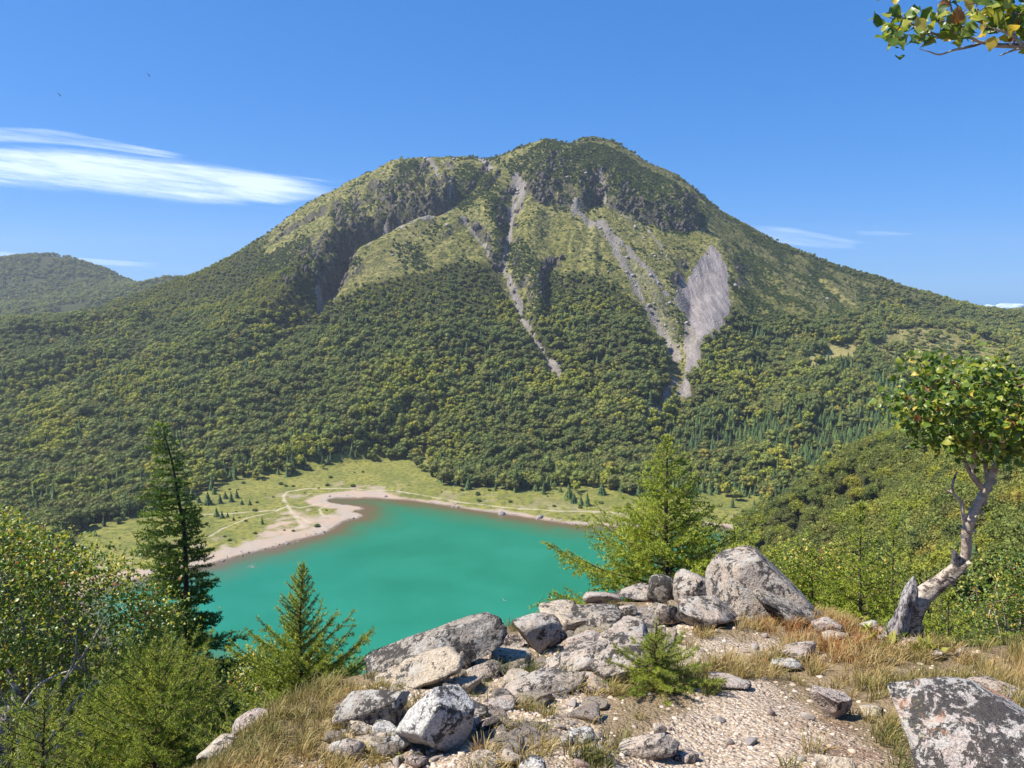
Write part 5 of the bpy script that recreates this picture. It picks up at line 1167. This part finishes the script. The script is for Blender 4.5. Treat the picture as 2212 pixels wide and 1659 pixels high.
def leafy(root, P, size, r, nobj=0, mix=(.38, .30, .22, .07, .03), low=True, bias=(-.25, -.25, .75), keyfn=None):
    """P: leaf points in root space. The nobj leaves nearest to the camera become parts, the rest one mass per colour"""
    n = len(P); X_, Y_, N_ = leaf_frames(n, r, P, bias); S = size * r.uniform(.65, 1.2, n); c = r.choice(5, n, p=np.array(mix) / sum(mix))
    order = np.argsort((P + np.array(root.location))[:, 1] + r.normal(0, .05, n)); 
    for j in order[:nobj]:
        o = new_obj('leaf', LEAF_ME[r.integers(0, 3)][c[j]], root)
        o.matrix_basis = Matrix(((X_[j][0] * S[j], Y_[j][0] * S[j], N_[j][0] * S[j], P[j][0]), (X_[j][1] * S[j], Y_[j][1] * S[j], N_[j][1] * S[j], P[j][1]), (X_[j][2] * S[j], Y_[j][2] * S[j], N_[j][2] * S[j], P[j][2]), (0, 0, 0, 1)))
    rest = order[nobj:]; sh = LOWV if low else LEAFV
    if len(rest) == 0: return
    Vs, Fs, mi, o_ = [], [], [], 0
    pick = r.integers(0, len(sh), len(rest))
    for q in range(len(sh)):
        id_ = rest[pick == q]; V0, F0 = sh[q]
        if len(id_) == 0: continue
        M = np.stack([X_[id_], Y_[id_], N_[id_]], 1) * S[id_][:, None, None]; V = np.einsum('kj,njc->nkc', V0, M) + P[id_][:, None]
        Vs.append(V.reshape(-1, 3)); Fs.append((F0[None] + np.arange(len(id_))[:, None, None] * len(V0)).reshape(-1, 3) + o_); o_ += len(id_) * len(V0); mi.append(np.repeat(c[id_], len(F0)))
    o = mesh_np('foliage', np.concatenate(Vs), np.concatenate(Fs), None, False, root)
    for m in ML: o.data.materials.append(m)
    mm = np.concatenate(mi).astype(np.int32); o.data.polygons.foreach_set('material_index', mm[:len(o.data.polygons)])
    o['kind'] = 'stuff'
def crown_points(poly, Y, depth, n, r, clump=.10, nclump=60, edge=.5):
    """points filling the solid whose outline is the polygon seen at distance Y, rounded in depth"""
    us = [p[0] for p in poly]; vs = [p[1] for p in poly]; C = []
    while len(C) < nclump:
        u = r.uniform(min(us), max(us), 400); v = r.uniform(min(vs), max(vs), 400); sd = sdist(u, v, poly); k = sd > 2
        for a, b, s in zip(u[k], v[k], sd[k]):
            rr = min(1, (s / (max(us) - min(us))) * 5) ** .5; y = Y + r.uniform(-1, 1) * depth * rr; C.append(at(a, b, y))
            if len(C) >= nclump: break
    C = np.array(C); i = r.integers(0, len(C), n); P = C[i] + r.normal(0, clump, (n, 3)) * [1, 1, .75]
    return P, C
def twigs(nodes, C, r, rad=.006, sag=.04):
    """join every clump centre to the closest wood so far"""
    nodes = [np.array(q, float) for q in nodes]; C = [c for c in C]; parts = []; c0 = np.mean(nodes, axis=0)
    C.sort(key=lambda c: np.min(np.linalg.norm(np.array(nodes) - c, axis=1)))
    NA = np.array(nodes)
    for c in C:
        d = np.linalg.norm(NA - c, axis=1); j = int(np.argmin(d)); a = NA[j]; L = d[j]
        if L < .02: continue
        m = (a + c) / 2 + r.normal(0, .10 * L, 3) + [0, 0, -sag * L]; m2 = (m + c) / 2 + r.normal(0, .05 * L, 3)
        parts.append(tube([a, m, m2, c], [rad * min(1.6, .5 + L * 1.2), rad * .7, rad * .5, rad * .25], 4)); NA = np.concatenate([NA, [m], [m2], [c]])
    return parts
def mat_bark():
    s = NT('peeling_birch_bark'); s.rough(.75); co = s.coord('Object'); f = s.attr('wear').outputs['Fac']
    n = s.noise(s.mapping(co, (1, 1, 2.2)), 22, 5, .7); n2 = s.noise(s.mapping(co, (1, 1, .3)), 60, 4, .7); n3 = s.noise(co, 9, 4, .6)
    sm = s.mix(s.ramp(s.noise(s.mapping(co, (1, 1, 6)), 14, 4, .6), [(.4, 0), (.6, 1)]), (.40, .29, .21), (.56, .46, .37)); sm = s.mix(s.ramp(n3, [(.52, 0), (.62, .7)]), sm, (.24, .14, .11))
    rg = s.mix(s.ramp(n, [(.46, 0), (.54, 1)]), (.085, .065, .055), (.42, .345, .27)); rg = s.mix(s.ramp(n3, [(.5, 0), (.6, .6)]), rg, (.52, .45, .36))
    dd = s.mix(s.ramp(n2, [(.40, 0), (.58, 1)]), (.05, .042, .042), (.36, .33, .32))
    c = s.mix(s.ramp(f, [(.0, 0), (.3, 1)]), sm, rg); c = s.mix(s.ramp(f, [(.6, 0), (.85, 1)]), c, dd); s.color(c)
    s.normal(s.bump(s.math('ADD', n, s.math('MULTIPLY', n2, s.math('MULTIPLY', f, 1.2))), .8, .012)); return s.m
M_BARK = mat_bark()
M_TWBARK = mat_plain('dark_birch_twig', (.20, .125, .10), var=.45, scale=40)
def limb(name, pts, radii, root, k=14, n=8, wear=(0, 0), flute=.1, seed=0, lump=.1, mat=None):
    P = catmull(pts, n); R = np.interp(np.linspace(0, 1, len(P)), np.linspace(0, 1, len(radii)), radii); V, F = tube(P, R, k); V = V.reshape(len(P), k, 3); C = P[:, None]
    a = np.arange(k) / k * 6.283; t = np.linspace(0, 1, len(P))[:, None]; D = V - C
    nz = fbm(V[..., 0] * 9 + seed, V[..., 1] * 9, V[..., 2] * 9, octv=3, seed=seed) * lump * 2 + flute * np.sin(a * 4 + t * 3 + seed)[...] * np.ones_like(t) + flute * .6 * np.sin(a * 7 - t * 5)
    V = C + D * (1 + nz[..., None]); o = mesh_np(name, V.reshape(-1, 3), F, mat or M_BARK, True, root)
    put_tint(o.data, 'wear', np.repeat(np.interp(np.linspace(0, 1, len(P)), [0, 1], wear), k)); return o, P
# --- the twisted birch at the right
BY = 4.35
bpos = hitf(1952, 1392); BY = bpos[1]
rt = empty('twisted_birch', tuple(bpos), 'twisted birch with a dead snag at its base and a leafy crown at the right', 'tree'); B0 = np.array(bpos)
def L_(u, v, dy=0.0): return at(u, v, BY + dy) - B0
r = np.random.default_rng(42)
low, P_ = limb('trunk', [L_(1957,1415), L_(1962,1375), L_(1970,1325), L_(1990,1290,.03), L_(2025,1262,.05), L_(2060,1236,.05), L_(2080,1212,.04)], [.068,.058,.050,.048,.045,.042,.038,.030], rt, 20, 8, (.62, .42), .09, 3, .12)
upr, P2_ = limb('upper_trunk', [L_(2076,1222,.05), L_(2087,1195,.04), L_(2088,1155,.03), L_(2093,1130,.03), L_(2108,1098,.03), L_(2124,1066,.03), L_(2138,1042,.03)], [.030,.027,.027,.030,.025,.023,.021], rt, 14, 7, (.12, 0), .03, 5, .05)
snag, _ = limb('dead_snag', [L_(1934,1408,-.05), L_(1941,1370,-.05), L_(1955,1320,-.05), L_(1966,1285,-.04), L_(1972,1262,-.03), L_(1973,1245,-.02)], [.060,.046,.040,.034,.020,.003], rt, 16, 8, (1, 1), .22, 9, .2)
sn2, _ = limb('dead_snag', [L_(2070,1215,-.03), L_(2064,1200,-.05), L_(2058,1186,-.06)], [.030,.018,.003], rt, 10, 6, (1, 1), .2, 12, .2)
sn3, _ = limb('root', [L_(1975,1330,.0), L_(1985,1370,.0), L_(1982,1420,.0)], [.036,.03,.034], rt, 12, 6, (.8, .9), .2, 14, .2)
limbs = [([(2090,1150),(2082,1125),(2079,1100),(2076,1085),(2060,1068),(2045,1060),(2038,1055)], [.012,.011,.010,.009,.008,.005,.002], (0,.1), 0),
  ([(2056,1064),(2058,1045),(2063,1030),(2068,1018)], [.010,.008,.006,.004], (.2,.4), 0),
  ([(2138,1042),(2150,1010),(2168,985),(2190,965),(2230,950),(2290,930)], [.021,.019,.017,.014,.011,.006], (0,0), -.05),
  ([(2128,1060),(2105,1035),(2088,1005),(2075,975),(2040,940),(1995,905)], [.017,.014,.011,.009,.007,.003], (0,.1), .05),
  ([(2136,1046),(2128,1000),(2120,950),(2100,890),(2080,830)], [.014,.011,.009,.007,.003], (0,.1), .15),
  ([(2160,1000),(2165,950),(2160,900),(2175,850)], [.018,.013,.009,.004], (0,.1), -.15),
  ([(2102,1022),(2104,990),(2100,960),(2096,925),(2050,870),(2010,830)], [.014,.012,.010,.008,.006,.003], (0,.1), -.1),
  ([(2190,965),(2200,930),(2215,880),(2220,840)], [.014,.010,.007,.003], (0,.1), -.1),
  ([(2230,950),(2260,900),(2280,850)], [.010,.008,.003], (0,.1), .1)]
nodes = []
for i, (pp, rr, wr, dy) in enumerate(limbs):
    m = len(pp); o, P3 = limb('branch', [L_(u, v, .03 + dy * (k / (m - 1))) for k, (u, v) in enumerate(pp)], rr, rt, 7, 6, wr, .05, 20 + i, .12); nodes += list(P3[2:])
CROWN = [(1935,900),(1922,868),(1945,845),(1968,860),(1985,835),(1975,790),(1980,768),(2010,775),(2050,790),(2090,790),(2120,772),(2150,785),(2200,800),(2260,795),(2330,830),(2350,900),(2320,980),(2230,990),(2190,980),(2150,990),(2110,985),(2070,975),(2020,955),(1990,930),(1960,930)]
P, C = crown_points(CROWN, BY, .50, 3900, r, .055, 240)
V, F = merge(twigs(nodes, C - B0, r, .0045)); mesh_np('twigs', V, F, M_TWBARK, False, rt)['kind'] = 'stuff'
leafy(rt, P - B0, .042, r, 300, (.42, .33, .20, .03, .03), low=False)
# flakes of peeling bark
pk = np.concatenate([P_[6:], P2_]); fl = pk[r.integers(0, len(pk), 55)]; d = r.normal(size=(55, 3)); d[:, 1] = -np.abs(d[:, 1]); d /= np.linalg.norm(d, axis=1)[:, None]
V, F = cards(fl + d * .045 * np.linspace(1, .65, 55)[:, None], .022, r, False); mesh_np('bark_flakes', V, tri_of(F), M_PALEBARK, False, rt)
print('birch', time.time() - T0)
# --- overhanging bough at the top right, hung from a slim birch outside the frame
hb = np.array([2.75, 2.5, float(FGH(2.75, 2.5))]); ro = empty('overhanging_birch', tuple(hb), 'birch bough with large green and yellow leaves reaching into the top right corner', 'tree')
limb('trunk', [(0,0,-.05), (.04,.02,1.0), (.0,.0,1.9), (-.05,-.05,2.7), (-.02,0,3.3)], [.05,.045,.038,.028,.012], ro, 10, 6, (.3, .1), .05, 33, .06)
OY = 2.25
def O_(u, v, dy=0.0): return at(u, v, OY + dy) - hb
joint = np.array([-.04, -.03, 2.45]); nodes = []
for i, (pp, rr, dy) in enumerate([([(2390,110),(2290,104),(2212,100),(2150,98),(2125,92),(2105,98),(2080,104),(2060,108)], [.016,.011,.008,.0055,.0045,.004,.003], 0), ([(2128,93),(2110,88),(2085,76),(2060,70)], [.0045,.004,.003], -.03), ([(2062,84),(2040,80),(2015,72),(1990,60),(1965,50),(1940,38),(1915,30)], [.004,.0035,.003,.0025,.0015], .02),
    ([(2082,78),(2070,50),(2055,20),(2050,-15)], [.004,.003,.0025], .05), ([(2060,108),(2030,118),(2008,112),(1985,105)], [.003,.0025,.001], 0), ([(2212,100),(2190,80),(2160,66),(2130,60)], [.006,.004,.0025], -.06), ([(2260,103),(2230,60),(2190,15),(2140,-10)], [.008,.006,.004], .08), ([(2212,102),(2185,110),(2160,120)], [.005,.003,.002], -.03)]):
    pts = [O_(u, v, dy) for u, v in pp]
    if i == 0: pts = [joint, (joint + pts[0]) / 2 + [0, 0, .03]] + pts; rr = [.022, .02] + rr
    o, P3 = limb('branch', pts, rr, ro, 6, 5, (.2, .4), .05, 50 + i, .1); nodes += list(P3[4:])
P1, C1 = crown_points([(1862,34),(1885,18),(1960,25),(1990,60),(2000,20),(2040,10),(2060,-20),(2130,-30),(2290,-30),(2330,80),(2240,75),(2190,62),(2140,60),(2100,72),(2060,84),(2030,90),(1985,96),(1935,88),(1905,66),(1872,48)], OY, .22, 330, r, .030, 90)
V, F = merge(twigs(nodes, C1 - hb, r, .0026)); mesh_np('twigs', V, F, M_TWBARK, False, ro)['kind'] = 'stuff'
leafy(ro, P1 - hb, .041, r, 290, (.36, .30, .20, .10, .05), low=False, bias=(-.2, -.45, .5))
# --- bushes
def bush(name, poly, Y, depth, n, seed, label, leaf=.045, mix=(.38, .3, .22, .07, .03), stems=6, nobj=0, nclump=110, clump=.09, base_v=None, bark=None, cat='bush'):
    r = np.random.default_rng(seed); P, C = crown_points(poly, Y, depth, n, r, clump, nclump)
    us = [p[0] for p in poly]; uc = (min(us) + max(us)) / 2; b = at(uc, 1400, Y); b[2] = float(FGH(b[0], b[1])); root = empty(name, tuple(b), label, cat); nodes = []
    Cc = C - b; lo = np.percentile(Cc[:, 2], 25)
    for i in range(stems):
        e = Cc[r.integers(0, len(Cc))] * [.9, .9, 1]; s0 = np.array([r.normal(0, .12), r.normal(0, .1), -.05]); pts = [s0, s0 * .6 + e * .35 + r.normal(0, .10, 3) * [1, 1, .3], s0 * .2 + e * .7 + r.normal(0, .10, 3), e]
        o, P3 = limb('stem', pts, [.030, .022, .014, .006], root, 6, 5, (.35, .1), .05, seed + i, .1, bark); nodes += list(P3[5:])
    V, F = merge(twigs(nodes, Cc, r, .006)); mesh_np('twigs', V, F, M_TWBARK, False, root)['kind'] = 'stuff'
    leafy(root, P - b, leaf, r, nobj, mix); return root, b
lb, lbb = bush('birch_bush', [(-160,1090),(-40,1120),(20,1112),(60,1150),(95,1160),(150,1180),(210,1190),(280,1225),(330,1265),(385,1290),(375,1350),(335,1400),(330,1480),(290,1530),(200,1540),(90,1520),(20,1480),(-160,1500)], 7.4, .95, 21000, 60, 'large birch bush with yellowing leaves and white branches at the left edge', .050, (.32, .26, .32, .08, .02), 13, 300, 420, .13)
limb('lower_trunk', [at(5,1640,6.9) - lbb, at(18,1560,6.9) - lbb, at(40,1500,6.95) - lbb, at(20,1440,7.0) - lbb], [.10,.09,.06,.04], lb, 10, 6, (.5,.3), .08, 71, .1)
for i, pp in enumerate([[(110,1600),(150,1530),(200,1480),(235,1465)], [(60,1530),(130,1480),(190,1400),(230,1330)], [(80,1600),(120,1500),(160,1430),(165,1360)], [(30,1560),(75,1490),(120,1460),(180,1440)], [(120,1620),(155,1560),(180,1500)]]):
    limb('branch', [at(u, v, 6.55) - lbb for u, v in pp], [.022,.016,.010,.004], lb, 7, 6, (.2, .05), .04, 80 + i, .1, M_PALEBARK)
bush('birch_bush', [(500,1400),(530,1370),(570,1385),(590,1430),(700,1420),(745,1440),(790,1475),(780,1520),(700,1550),(560,1540),(500,1500)], 7.2, .45, 4200, 61, 'low yellow leaved bush between the tall conifer and the slender young larch', .040, (.30, .2, .32, .15, .03), 6, 0, 90, .09)
bush('leafy_bush', [(1180,1310),(1175,1288),(1200,1280),(1230,1290),(1250,1320),(1240,1345),(1215,1345)], 7.4, .16, 420, 62, 'small dark leafy bush peeping over the brow left of the broad larch', .038, (.45, .4, .12, .03, 0), 4, 0, 26, .05)
bush('birch_bush', [(1690,1180),(1720,1165),(1760,1180),(1810,1190),(1870,1200),(1920,1200),(1950,1230),(1940,1280),(1880,1320),(1780,1310),(1710,1260)], 9.2, .5, 4800, 63, 'yellow green leafy bush behind the slim larches right of the largest boulder', .046, (.34, .14, .34, .14, .04), 7, 0, 110, .10)
bush('birch_bush', [(1990,1290),(2060,1270),(2110,1225),(2160,1195),(2230,1200),(2330,1230),(2340,1400),(2230,1440),(2130,1420),(2040,1380)], 7.8, .55, 7000, 64, 'broad green leafy bush behind the twisted trunk at the right edge', .042, (.42, .3, .2, .06, .02), 8, 0, 140, .10)
bush('yellow_bush', [(1985,1395),(2010,1375),(2060,1380),(2080,1400),(2060,1420),(2000,1420)], 6.2, .2, 300, 65, 'small patch of yellow leaves low beside the twisted trunk', .036, (.2, .1, .3, .35, .05), 3, 0, 24, .05)
# green leafy plant at the foot of the twisted trunk: long upright leaves, each one a part
def herb(u, v, n, ln, label, seed, mat=0, spread=.06):
    r = np.random.default_rng(seed); b = hitf(u, v); root = empty('leafy_plant', tuple(b), label, 'plant')
    for i in range(n):
        a = r.uniform(0, 6.28); tl = r.uniform(.2, .8); Yv = np.array([math.cos(a) * tl, math.sin(a) * tl, 1]); Yv /= np.linalg.norm(Yv); N_ = np.cross(Yv, [-Yv[1], Yv[0], .3]); N_ /= np.linalg.norm(N_); X_ = np.cross(Yv, N_)
        s = ln * r.uniform(.6, 1.1); w = s * .62; o = new_obj('leaf', LEAF_ME[0][mat if r.random() < .7 else 2], root); q = (r.normal(0, spread), r.normal(0, spread * .6), r.uniform(0, ln * .2))
        o.matrix_basis = Matrix(((X_[0] * w, Yv[0] * s, N_[0] * s, q[0]), (X_[1] * w, Yv[1] * s, N_[1] * s, q[1]), (X_[2] * w, Yv[2] * s, N_[2] * s, q[2]), (0, 0, 0, 1)))
herb(1940, 1402, 44, .12, 'bright green leafy plant clustered at the foot of the twisted trunk', 90, 0)
herb(1998, 1418, 16, .10, 'light green leafy shoot just right of the twisted trunk base', 91, 2, .03)
herb(1868, 1372, 4, .10, 'single pale green sprout on the grass crest left of the twisted trunk', 92, 2, .01)
print('bushes', time.time() - T0)

# ---------------------------------------------------------------- trees one can tell apart on the near right slope
CRN = [mesh_np('crown', *merge(broad_crown(R_, 9.0, 5.8 + (i % 3) * .6, 34, 4400, .42, .5, (.11, .22))), mm, link=False) for i, mm in enumerate((M_BROAD, M_BROAD2, M_BROAD, M_BROAD3, M_BROAD))]
TRK = [mesh_np('trunk', *merge(broad_trunk(R_, 8.6, 5.8, 5)), M_PALEBARK, link=False) for i in range(3)]
FIRM = [mesh_np('crown', *merge(fir(R_, h_, w_, 13)), M_FIR, link=False) for h_, w_ in ((9, 3.6), (7.5, 3.8), (10, 3.2))]
CL_NEAR = bpy.data.collections.new('near_wood_sources')
for i in range(5): o_ = bpy.data.objects.new('a%d_crown' % i, CRN[i]); CL_NEAR.objects.link(o_)
nsx, nsy = tx[near_sp], ty[near_sp]; oo = np.argsort(nsy); big = oo[(nsy[oo] > 118) & (nsx[oo] > 60)][:285]; rest = np.setdiff1d(np.arange(len(nsx)), big); n_leaf = 0
for j in big:
    x, y = float(nsx[j]), float(nsy[j]); z = float(Hg(x, y)) - .2; s = rng.uniform(.75, 1.2) * (.75 + .3 * min(1, y / 300)); con_ = rng.random() < .07
    if con_:
        root = empty('fir_tree', (x, y, z), 'dark pointed fir among the leafy trees of the near right slope', 'tree', 'firs on the near right slope'); new_obj('crown', FIRM[rng.integers(0, 3)], root)
    else:
        root = empty('birch_tree', (x, y, z), 'green leafy birch in the wood covering the near right slope', 'tree', 'birches on the near right slope'); new_obj('crown', CRN[rng.integers(0, 5)], root); new_obj('trunk', TRK[rng.integers(0, 3)], root)
    root.scale = (s, s, s * rng.uniform(.85, 1.15)); root.rotation_euler = (0, 0, rng.uniform(0, 6.28))
k = rest; f5 = scatter_object('slope_wood', np.stack([nsx[k], nsy[k], Hg(nsx[k], nsy[k]) - .3], -1), rng.integers(0, 5, len(k)), np.stack([rng.uniform(.95, 1.45, len(k))] * 3, -1), rng.uniform(0, 6.28, len(k)), CL_NEAR)
tag(f5, 'green birch wood along the top of the near right slope', 'forest', kind='stuff')
print('slope trees', len(big), len(rest), time.time() - T0)
# small firs and shrubs on the meadow by the lake
def meadow_thing(kind, u, v, h, label, grp=None):
    x, y = lake_pt(u, v); z = float(Hg(x, y)) + .1
    if kind == 'fir':
        root = empty('fir_tree', (x, y, z), label, 'tree', grp); new_obj('crown', FIRM[int(u) % 3], root); s = h / 8 * R_.uniform(.75, 1.3)
    else:
        root = empty('shrub', (x, y, z), label, 'shrub', grp); me = bpy.data.meshes.get('shrub_crown') or mesh_np('shrub_crown', *merge(scrub(R_, 2.4, 1.8, 160, .5)), M_SCRUB, link=False); new_obj('crown', me, root); s = h / 1.8
    root.scale = (s * 1.1, s * 1.1, s); root.rotation_euler = (0, 0, u * 1.7)
for u, v, h in [(450,1100,9),(463,1078,8),(476,1096,7),(487,1086,9),(500,1092,6),(512,1084,8),(523,1098,5),(540,1098,6),(430,1096,8),(415,1090,9),(402,1104,9)]: meadow_thing('fir', u, v, h, 'dark fir in the clump at the left side of the lakeside meadow', 'firs clumped at the left of the meadow')
for u, v, h in [(468,1125,8),(480,1128,6),(492,1126,5),(505,1132,4)]: meadow_thing('fir', u, v, h, 'dark fir in the row in the middle of the meadow left of the shore', 'firs in a row on the meadow')
meadow_thing('fir', 566, 1138, 6, 'lone dark fir among boulders on the lakeside meadow')
for u, v, h in [(1095,1064,6),(1112,1070,5),(1135,1062,8),(1158,1066,9),(1182,1064,8),(1228,1084,12),(1240,1092,13),(1254,1096,10),(1268,1098,8),(1300,1076,10),(1345,1070,11),(1380,1078,10),(1210,1070,7),(1070,1066,5),(1410,1090,9),(1010,1060,6),(985,1052,7),(955,1048,8)]: meadow_thing('fir', u, v, h, 'dark fir at the forest edge above the far right shore', 'firs above the far right shore')
for k in range(150):
    u = R_.uniform(300, 1450); v = R_.uniform(1025, 1175); x, y = lake_pt(u, v)
    if float(sdist(np.array([x]), np.array([y]), MEADOW)[0]) > 3 and float(sdist(np.array([x]), np.array([y]), LAKE)[0]) < -14: meadow_thing('shrub', u, v, R_.uniform(.9, 3.2), 'low dark green shrub dotted on the lakeside meadow', 'low shrubs on the lakeside meadow')
# driftwood
def driftwood(u, v, arms, label, name='driftwood'):
    x, y = lake_pt(u, v); root = empty(name, (x, y, LAKE_Z + .05), label, 'driftwood'); pr = []
    for (a, z, l, w) in arms: e = np.array([math.cos(a) * l, math.sin(a) * l, z]); pr.append(tube([(0,0,0), e * .5 + [0, 0, .1], e], [w, w * .8, w * .3], 5))
    V, F = merge(pr); mesh_np('trunk', V, F, M_DEADWOOD, False, root)
driftwood(1088, 1297, [(-.5,.1,2.0,.13),(2.2,1.3,1.5,.10),(1.5,.5,1.9,.07)], 'pale forked piece of driftwood floating in the middle of the lake')
driftwood(545, 1226, [(.3,1.2,3,.13),(1.0,1.8,3,.12),(2.0,1.6,3,.12),(2.7,1.1,3.5,.13),(-.2,.4,4,.13),(3.3,.4,4,.13)], 'grey branchy dead tree top sticking out of the shallow water')
driftwood(575, 1178, [(2.9,.3,7,.20),(-.2,.2,4,.14)], 'long pale driftwood log lying on the beach left of the lake')
# dragonflies in the air over the valley
M_BUG = mat_plain('dragonfly_body', (.05, .05, .06)); wg = NT('dragonfly_wing'); wg.b.inputs['Base Color'].default_value = (.35, .38, .42, 1); wg.b.inputs['Alpha'].default_value = .35; wg.rough(.3)
for u, v, lab in ((127, 203, 'lower left dragonfly flying in the blue sky'), (320, 161, 'upper right dragonfly flying in the blue sky')):
    p = at(u, v, 7.5); root = empty('dragonfly', tuple(p), lab, 'dragonfly'); root.rotation_euler = (0, math.radians(45), math.radians(20))
    V, F = tube([(-.026,0,0),(-.010,0,.001),(.004,0,0),(.012,0,0),(.020,0,0),(.025,0,0)], [.0010,.0013,.0018,.0042,.0040,.001], 7); mesh_np('body', V, F, M_BUG, True, root)
    for sx in (.006, .014):
        for sy in (-1, 1):
            V = np.array([(0,0,0),(.004,sy*.010,.001),(.003,sy*.030,.002),(-.003,sy*.036,.002),(-.008,sy*.026,.001),(-.006,sy*.008,0)]) + [sx, 0, .002]; mesh_np('wing', V, np.array([[0,1,5],[1,4,5],[1,2,4],[2,3,4]]), wg.m, False, root)
print('small things', time.time() - T0)

# ---------------------------------------------------------------- clouds: high thin sheets of ice cloud, lit by the sun from above
def mat_cloud(name, streak, seed, dens=1.0, thr=.42):
    s = NT(name); s.n.remove(s.b); co = s.coord('UV'); e = s.attr('body').outputs['Fac']
    w = s.noise(s.mapping(co, (2.2, streak, 1), (seed, 0, 0)), 1.0, 7, .62, dist=.35); w2 = s.noise(s.mapping(co, (7, streak * 3.2, 1), (seed, 3, 0)), 1.0, 5, .6, dist=.2)
    q = s.math('ADD', s.math('MULTIPLY', w, .8), s.math('MULTIPLY', w2, .35)); q = s.math('ADD', q, s.math('MULTIPLY', s.math('SUBTRACT', e, .5), .35))
    al = s.math('MULTIPLY', s.math('MULTIPLY', s.ramp(q, [(thr, 0), (thr + .34, 1)]), s.ramp(e, [(0, 0), (.9, 1)], 'EASE')), dens)
    d = s.node('ShaderNodeBsdfTranslucent'); d.inputs[0].default_value = (.93, .96, 1.0, 1); df = s.node('ShaderNodeBsdfDiffuse'); df.inputs[0].default_value = (.9, .93, 1, 1)
    m0 = s.node('ShaderNodeMixShader'); m0.inputs[0].default_value = .25; s.l.new(d.outputs[0], m0.inputs[1]); s.l.new(df.outputs[0], m0.inputs[2])
    t = s.node('ShaderNodeBsdfTransparent'); m = s.node('ShaderNodeMixShader'); s.l.new(al, m.inputs[0]); s.l.new(t.outputs[0], m.inputs[1]); s.l.new(m0.outputs[0], m.inputs[2]); s.l.new(m.outputs[0], s.out.inputs[0]); return s.m
def cloud(label, top, bot, alt, mat, name='cloud', soft=.25):
    """a level sheet at height alt whose far and near edges project to the two pixel lines"""
    n = 60; uu = np.linspace(top[0][0], top[-1][0], n); vt = np.interp(uu, [p[0] for p in top], [p[1] for p in top]); vb = np.interp(uu, [p[0] for p in bot], [p[1] for p in bot]); m = 16; V, UV, E = [], [], []
    for j in range(m):
        f = j / (m - 1)
        for i in range(n):
            v = vt[i] + (vb[i] - vt[i]) * f; d = dirs(uu[i], v); t = alt / d[2]; V.append(d * t); UV.append(((uu[i] - uu[0]) / 700, (v - 300) / 700 - (uu[i] - uu[0]) / 700 * .13))
            g = i / (n - 1); E.append(min(1, f / soft, (1 - f) / soft, g / .12 if top[0][0] > 0 else 1, (1 - g) / .2))
    o = mesh_np(name, np.array(V), grid_faces(n, m), mat, True); uvl = o.data.uv_layers.new(name='uv'); li = np.zeros(len(o.data.loops), np.int32); o.data.loops.foreach_get('vertex_index', li); uvl.data.foreach_set('uv', np.array(UV, np.float32)[li].ravel())
    put_tint(o.data, 'body', E); tag(o, label, 'cloud'); o['kind'] = 'thing'
cloud('broad white streak of high cloud slanting down from the left edge to the mountain', [(-300,290),(0,302),(180,312),(370,332),(560,362),(760,392),(800,400)], [(-300,395),(0,412),(200,425),(420,448),(600,452),(760,420),(800,412)], 3000, mat_cloud('ice_cloud', 26, 0, .50, .47), soft=.25)
cloud('faint wispy streak just above the broad white cloud at left', [(-300,245),(0,268),(100,272),(240,298),(380,328),(470,350)], [(-300,300),(0,312),(150,318),(300,336),(420,352),(480,362)], 3200, mat_cloud('thin_ice_cloud', 30, 3, .30, .54))
cloud('pale veil of cloud low over the hills at left', [(-300,525),(0,540),(150,552),(400,572)], [(-300,560),(0,565),(150,572),(400,582)], 900, mat_cloud('veil_cloud', 20, 5, .22, .45))
cloud('thin white streak of cloud right of the mountain', [(1560,478),(1700,482),(1780,500),(1900,528)], [(1560,535),(1700,540),(1800,542),(1900,540)], 2600, mat_cloud('right_streak_cloud', 34, 9, .20, .55))
cloud('tiny faint cloud streak high over the right ridge', [(1840,496),(1900,497),(1990,504)], [(1840,508),(1900,511),(1990,508)], 2600, mat_cloud('faint_streak_cloud', 24, 11, .10, .5))
def puffs(label, u0, u1, vv, Y, seed):
    r = np.random.default_rng(seed); pr = []
    for k in range(46):
        u = r.uniform(u0, u1); q = at(u, vv - r.uniform(-4, 14) * math.exp(-((u - (u0 + u1) / 2) / (u1 - u0)) ** 2 * 6), Y + r.uniform(-600, 600)); V, F = ICO[2]; s = Y * r.uniform(.003, .008); pr.append((V * [2.2, 1, .7] * s * (1 + fbm(V[:, 0] * 2, V[:, 1] * 2, V[:, 2] * 2 + k, octv=2, seed=k)[:, None] * .4) + q, F))
    V, F = merge(pr); s = NT('cumulus'); s.color((.42, .52, .66)); s.rough(1); s.b.inputs['Specular IOR Level'].default_value = 0; o = mesh_np('cloud', V, F, s.m, True); tag(o, label, 'cloud')  # distance haze put into the cloud's own colour, dimmed and bluish
puffs('low white bank of cloud on the horizon at the right edge', 2085, 2330, 676, 16000, 5)
print('script done', time.time() - T0)
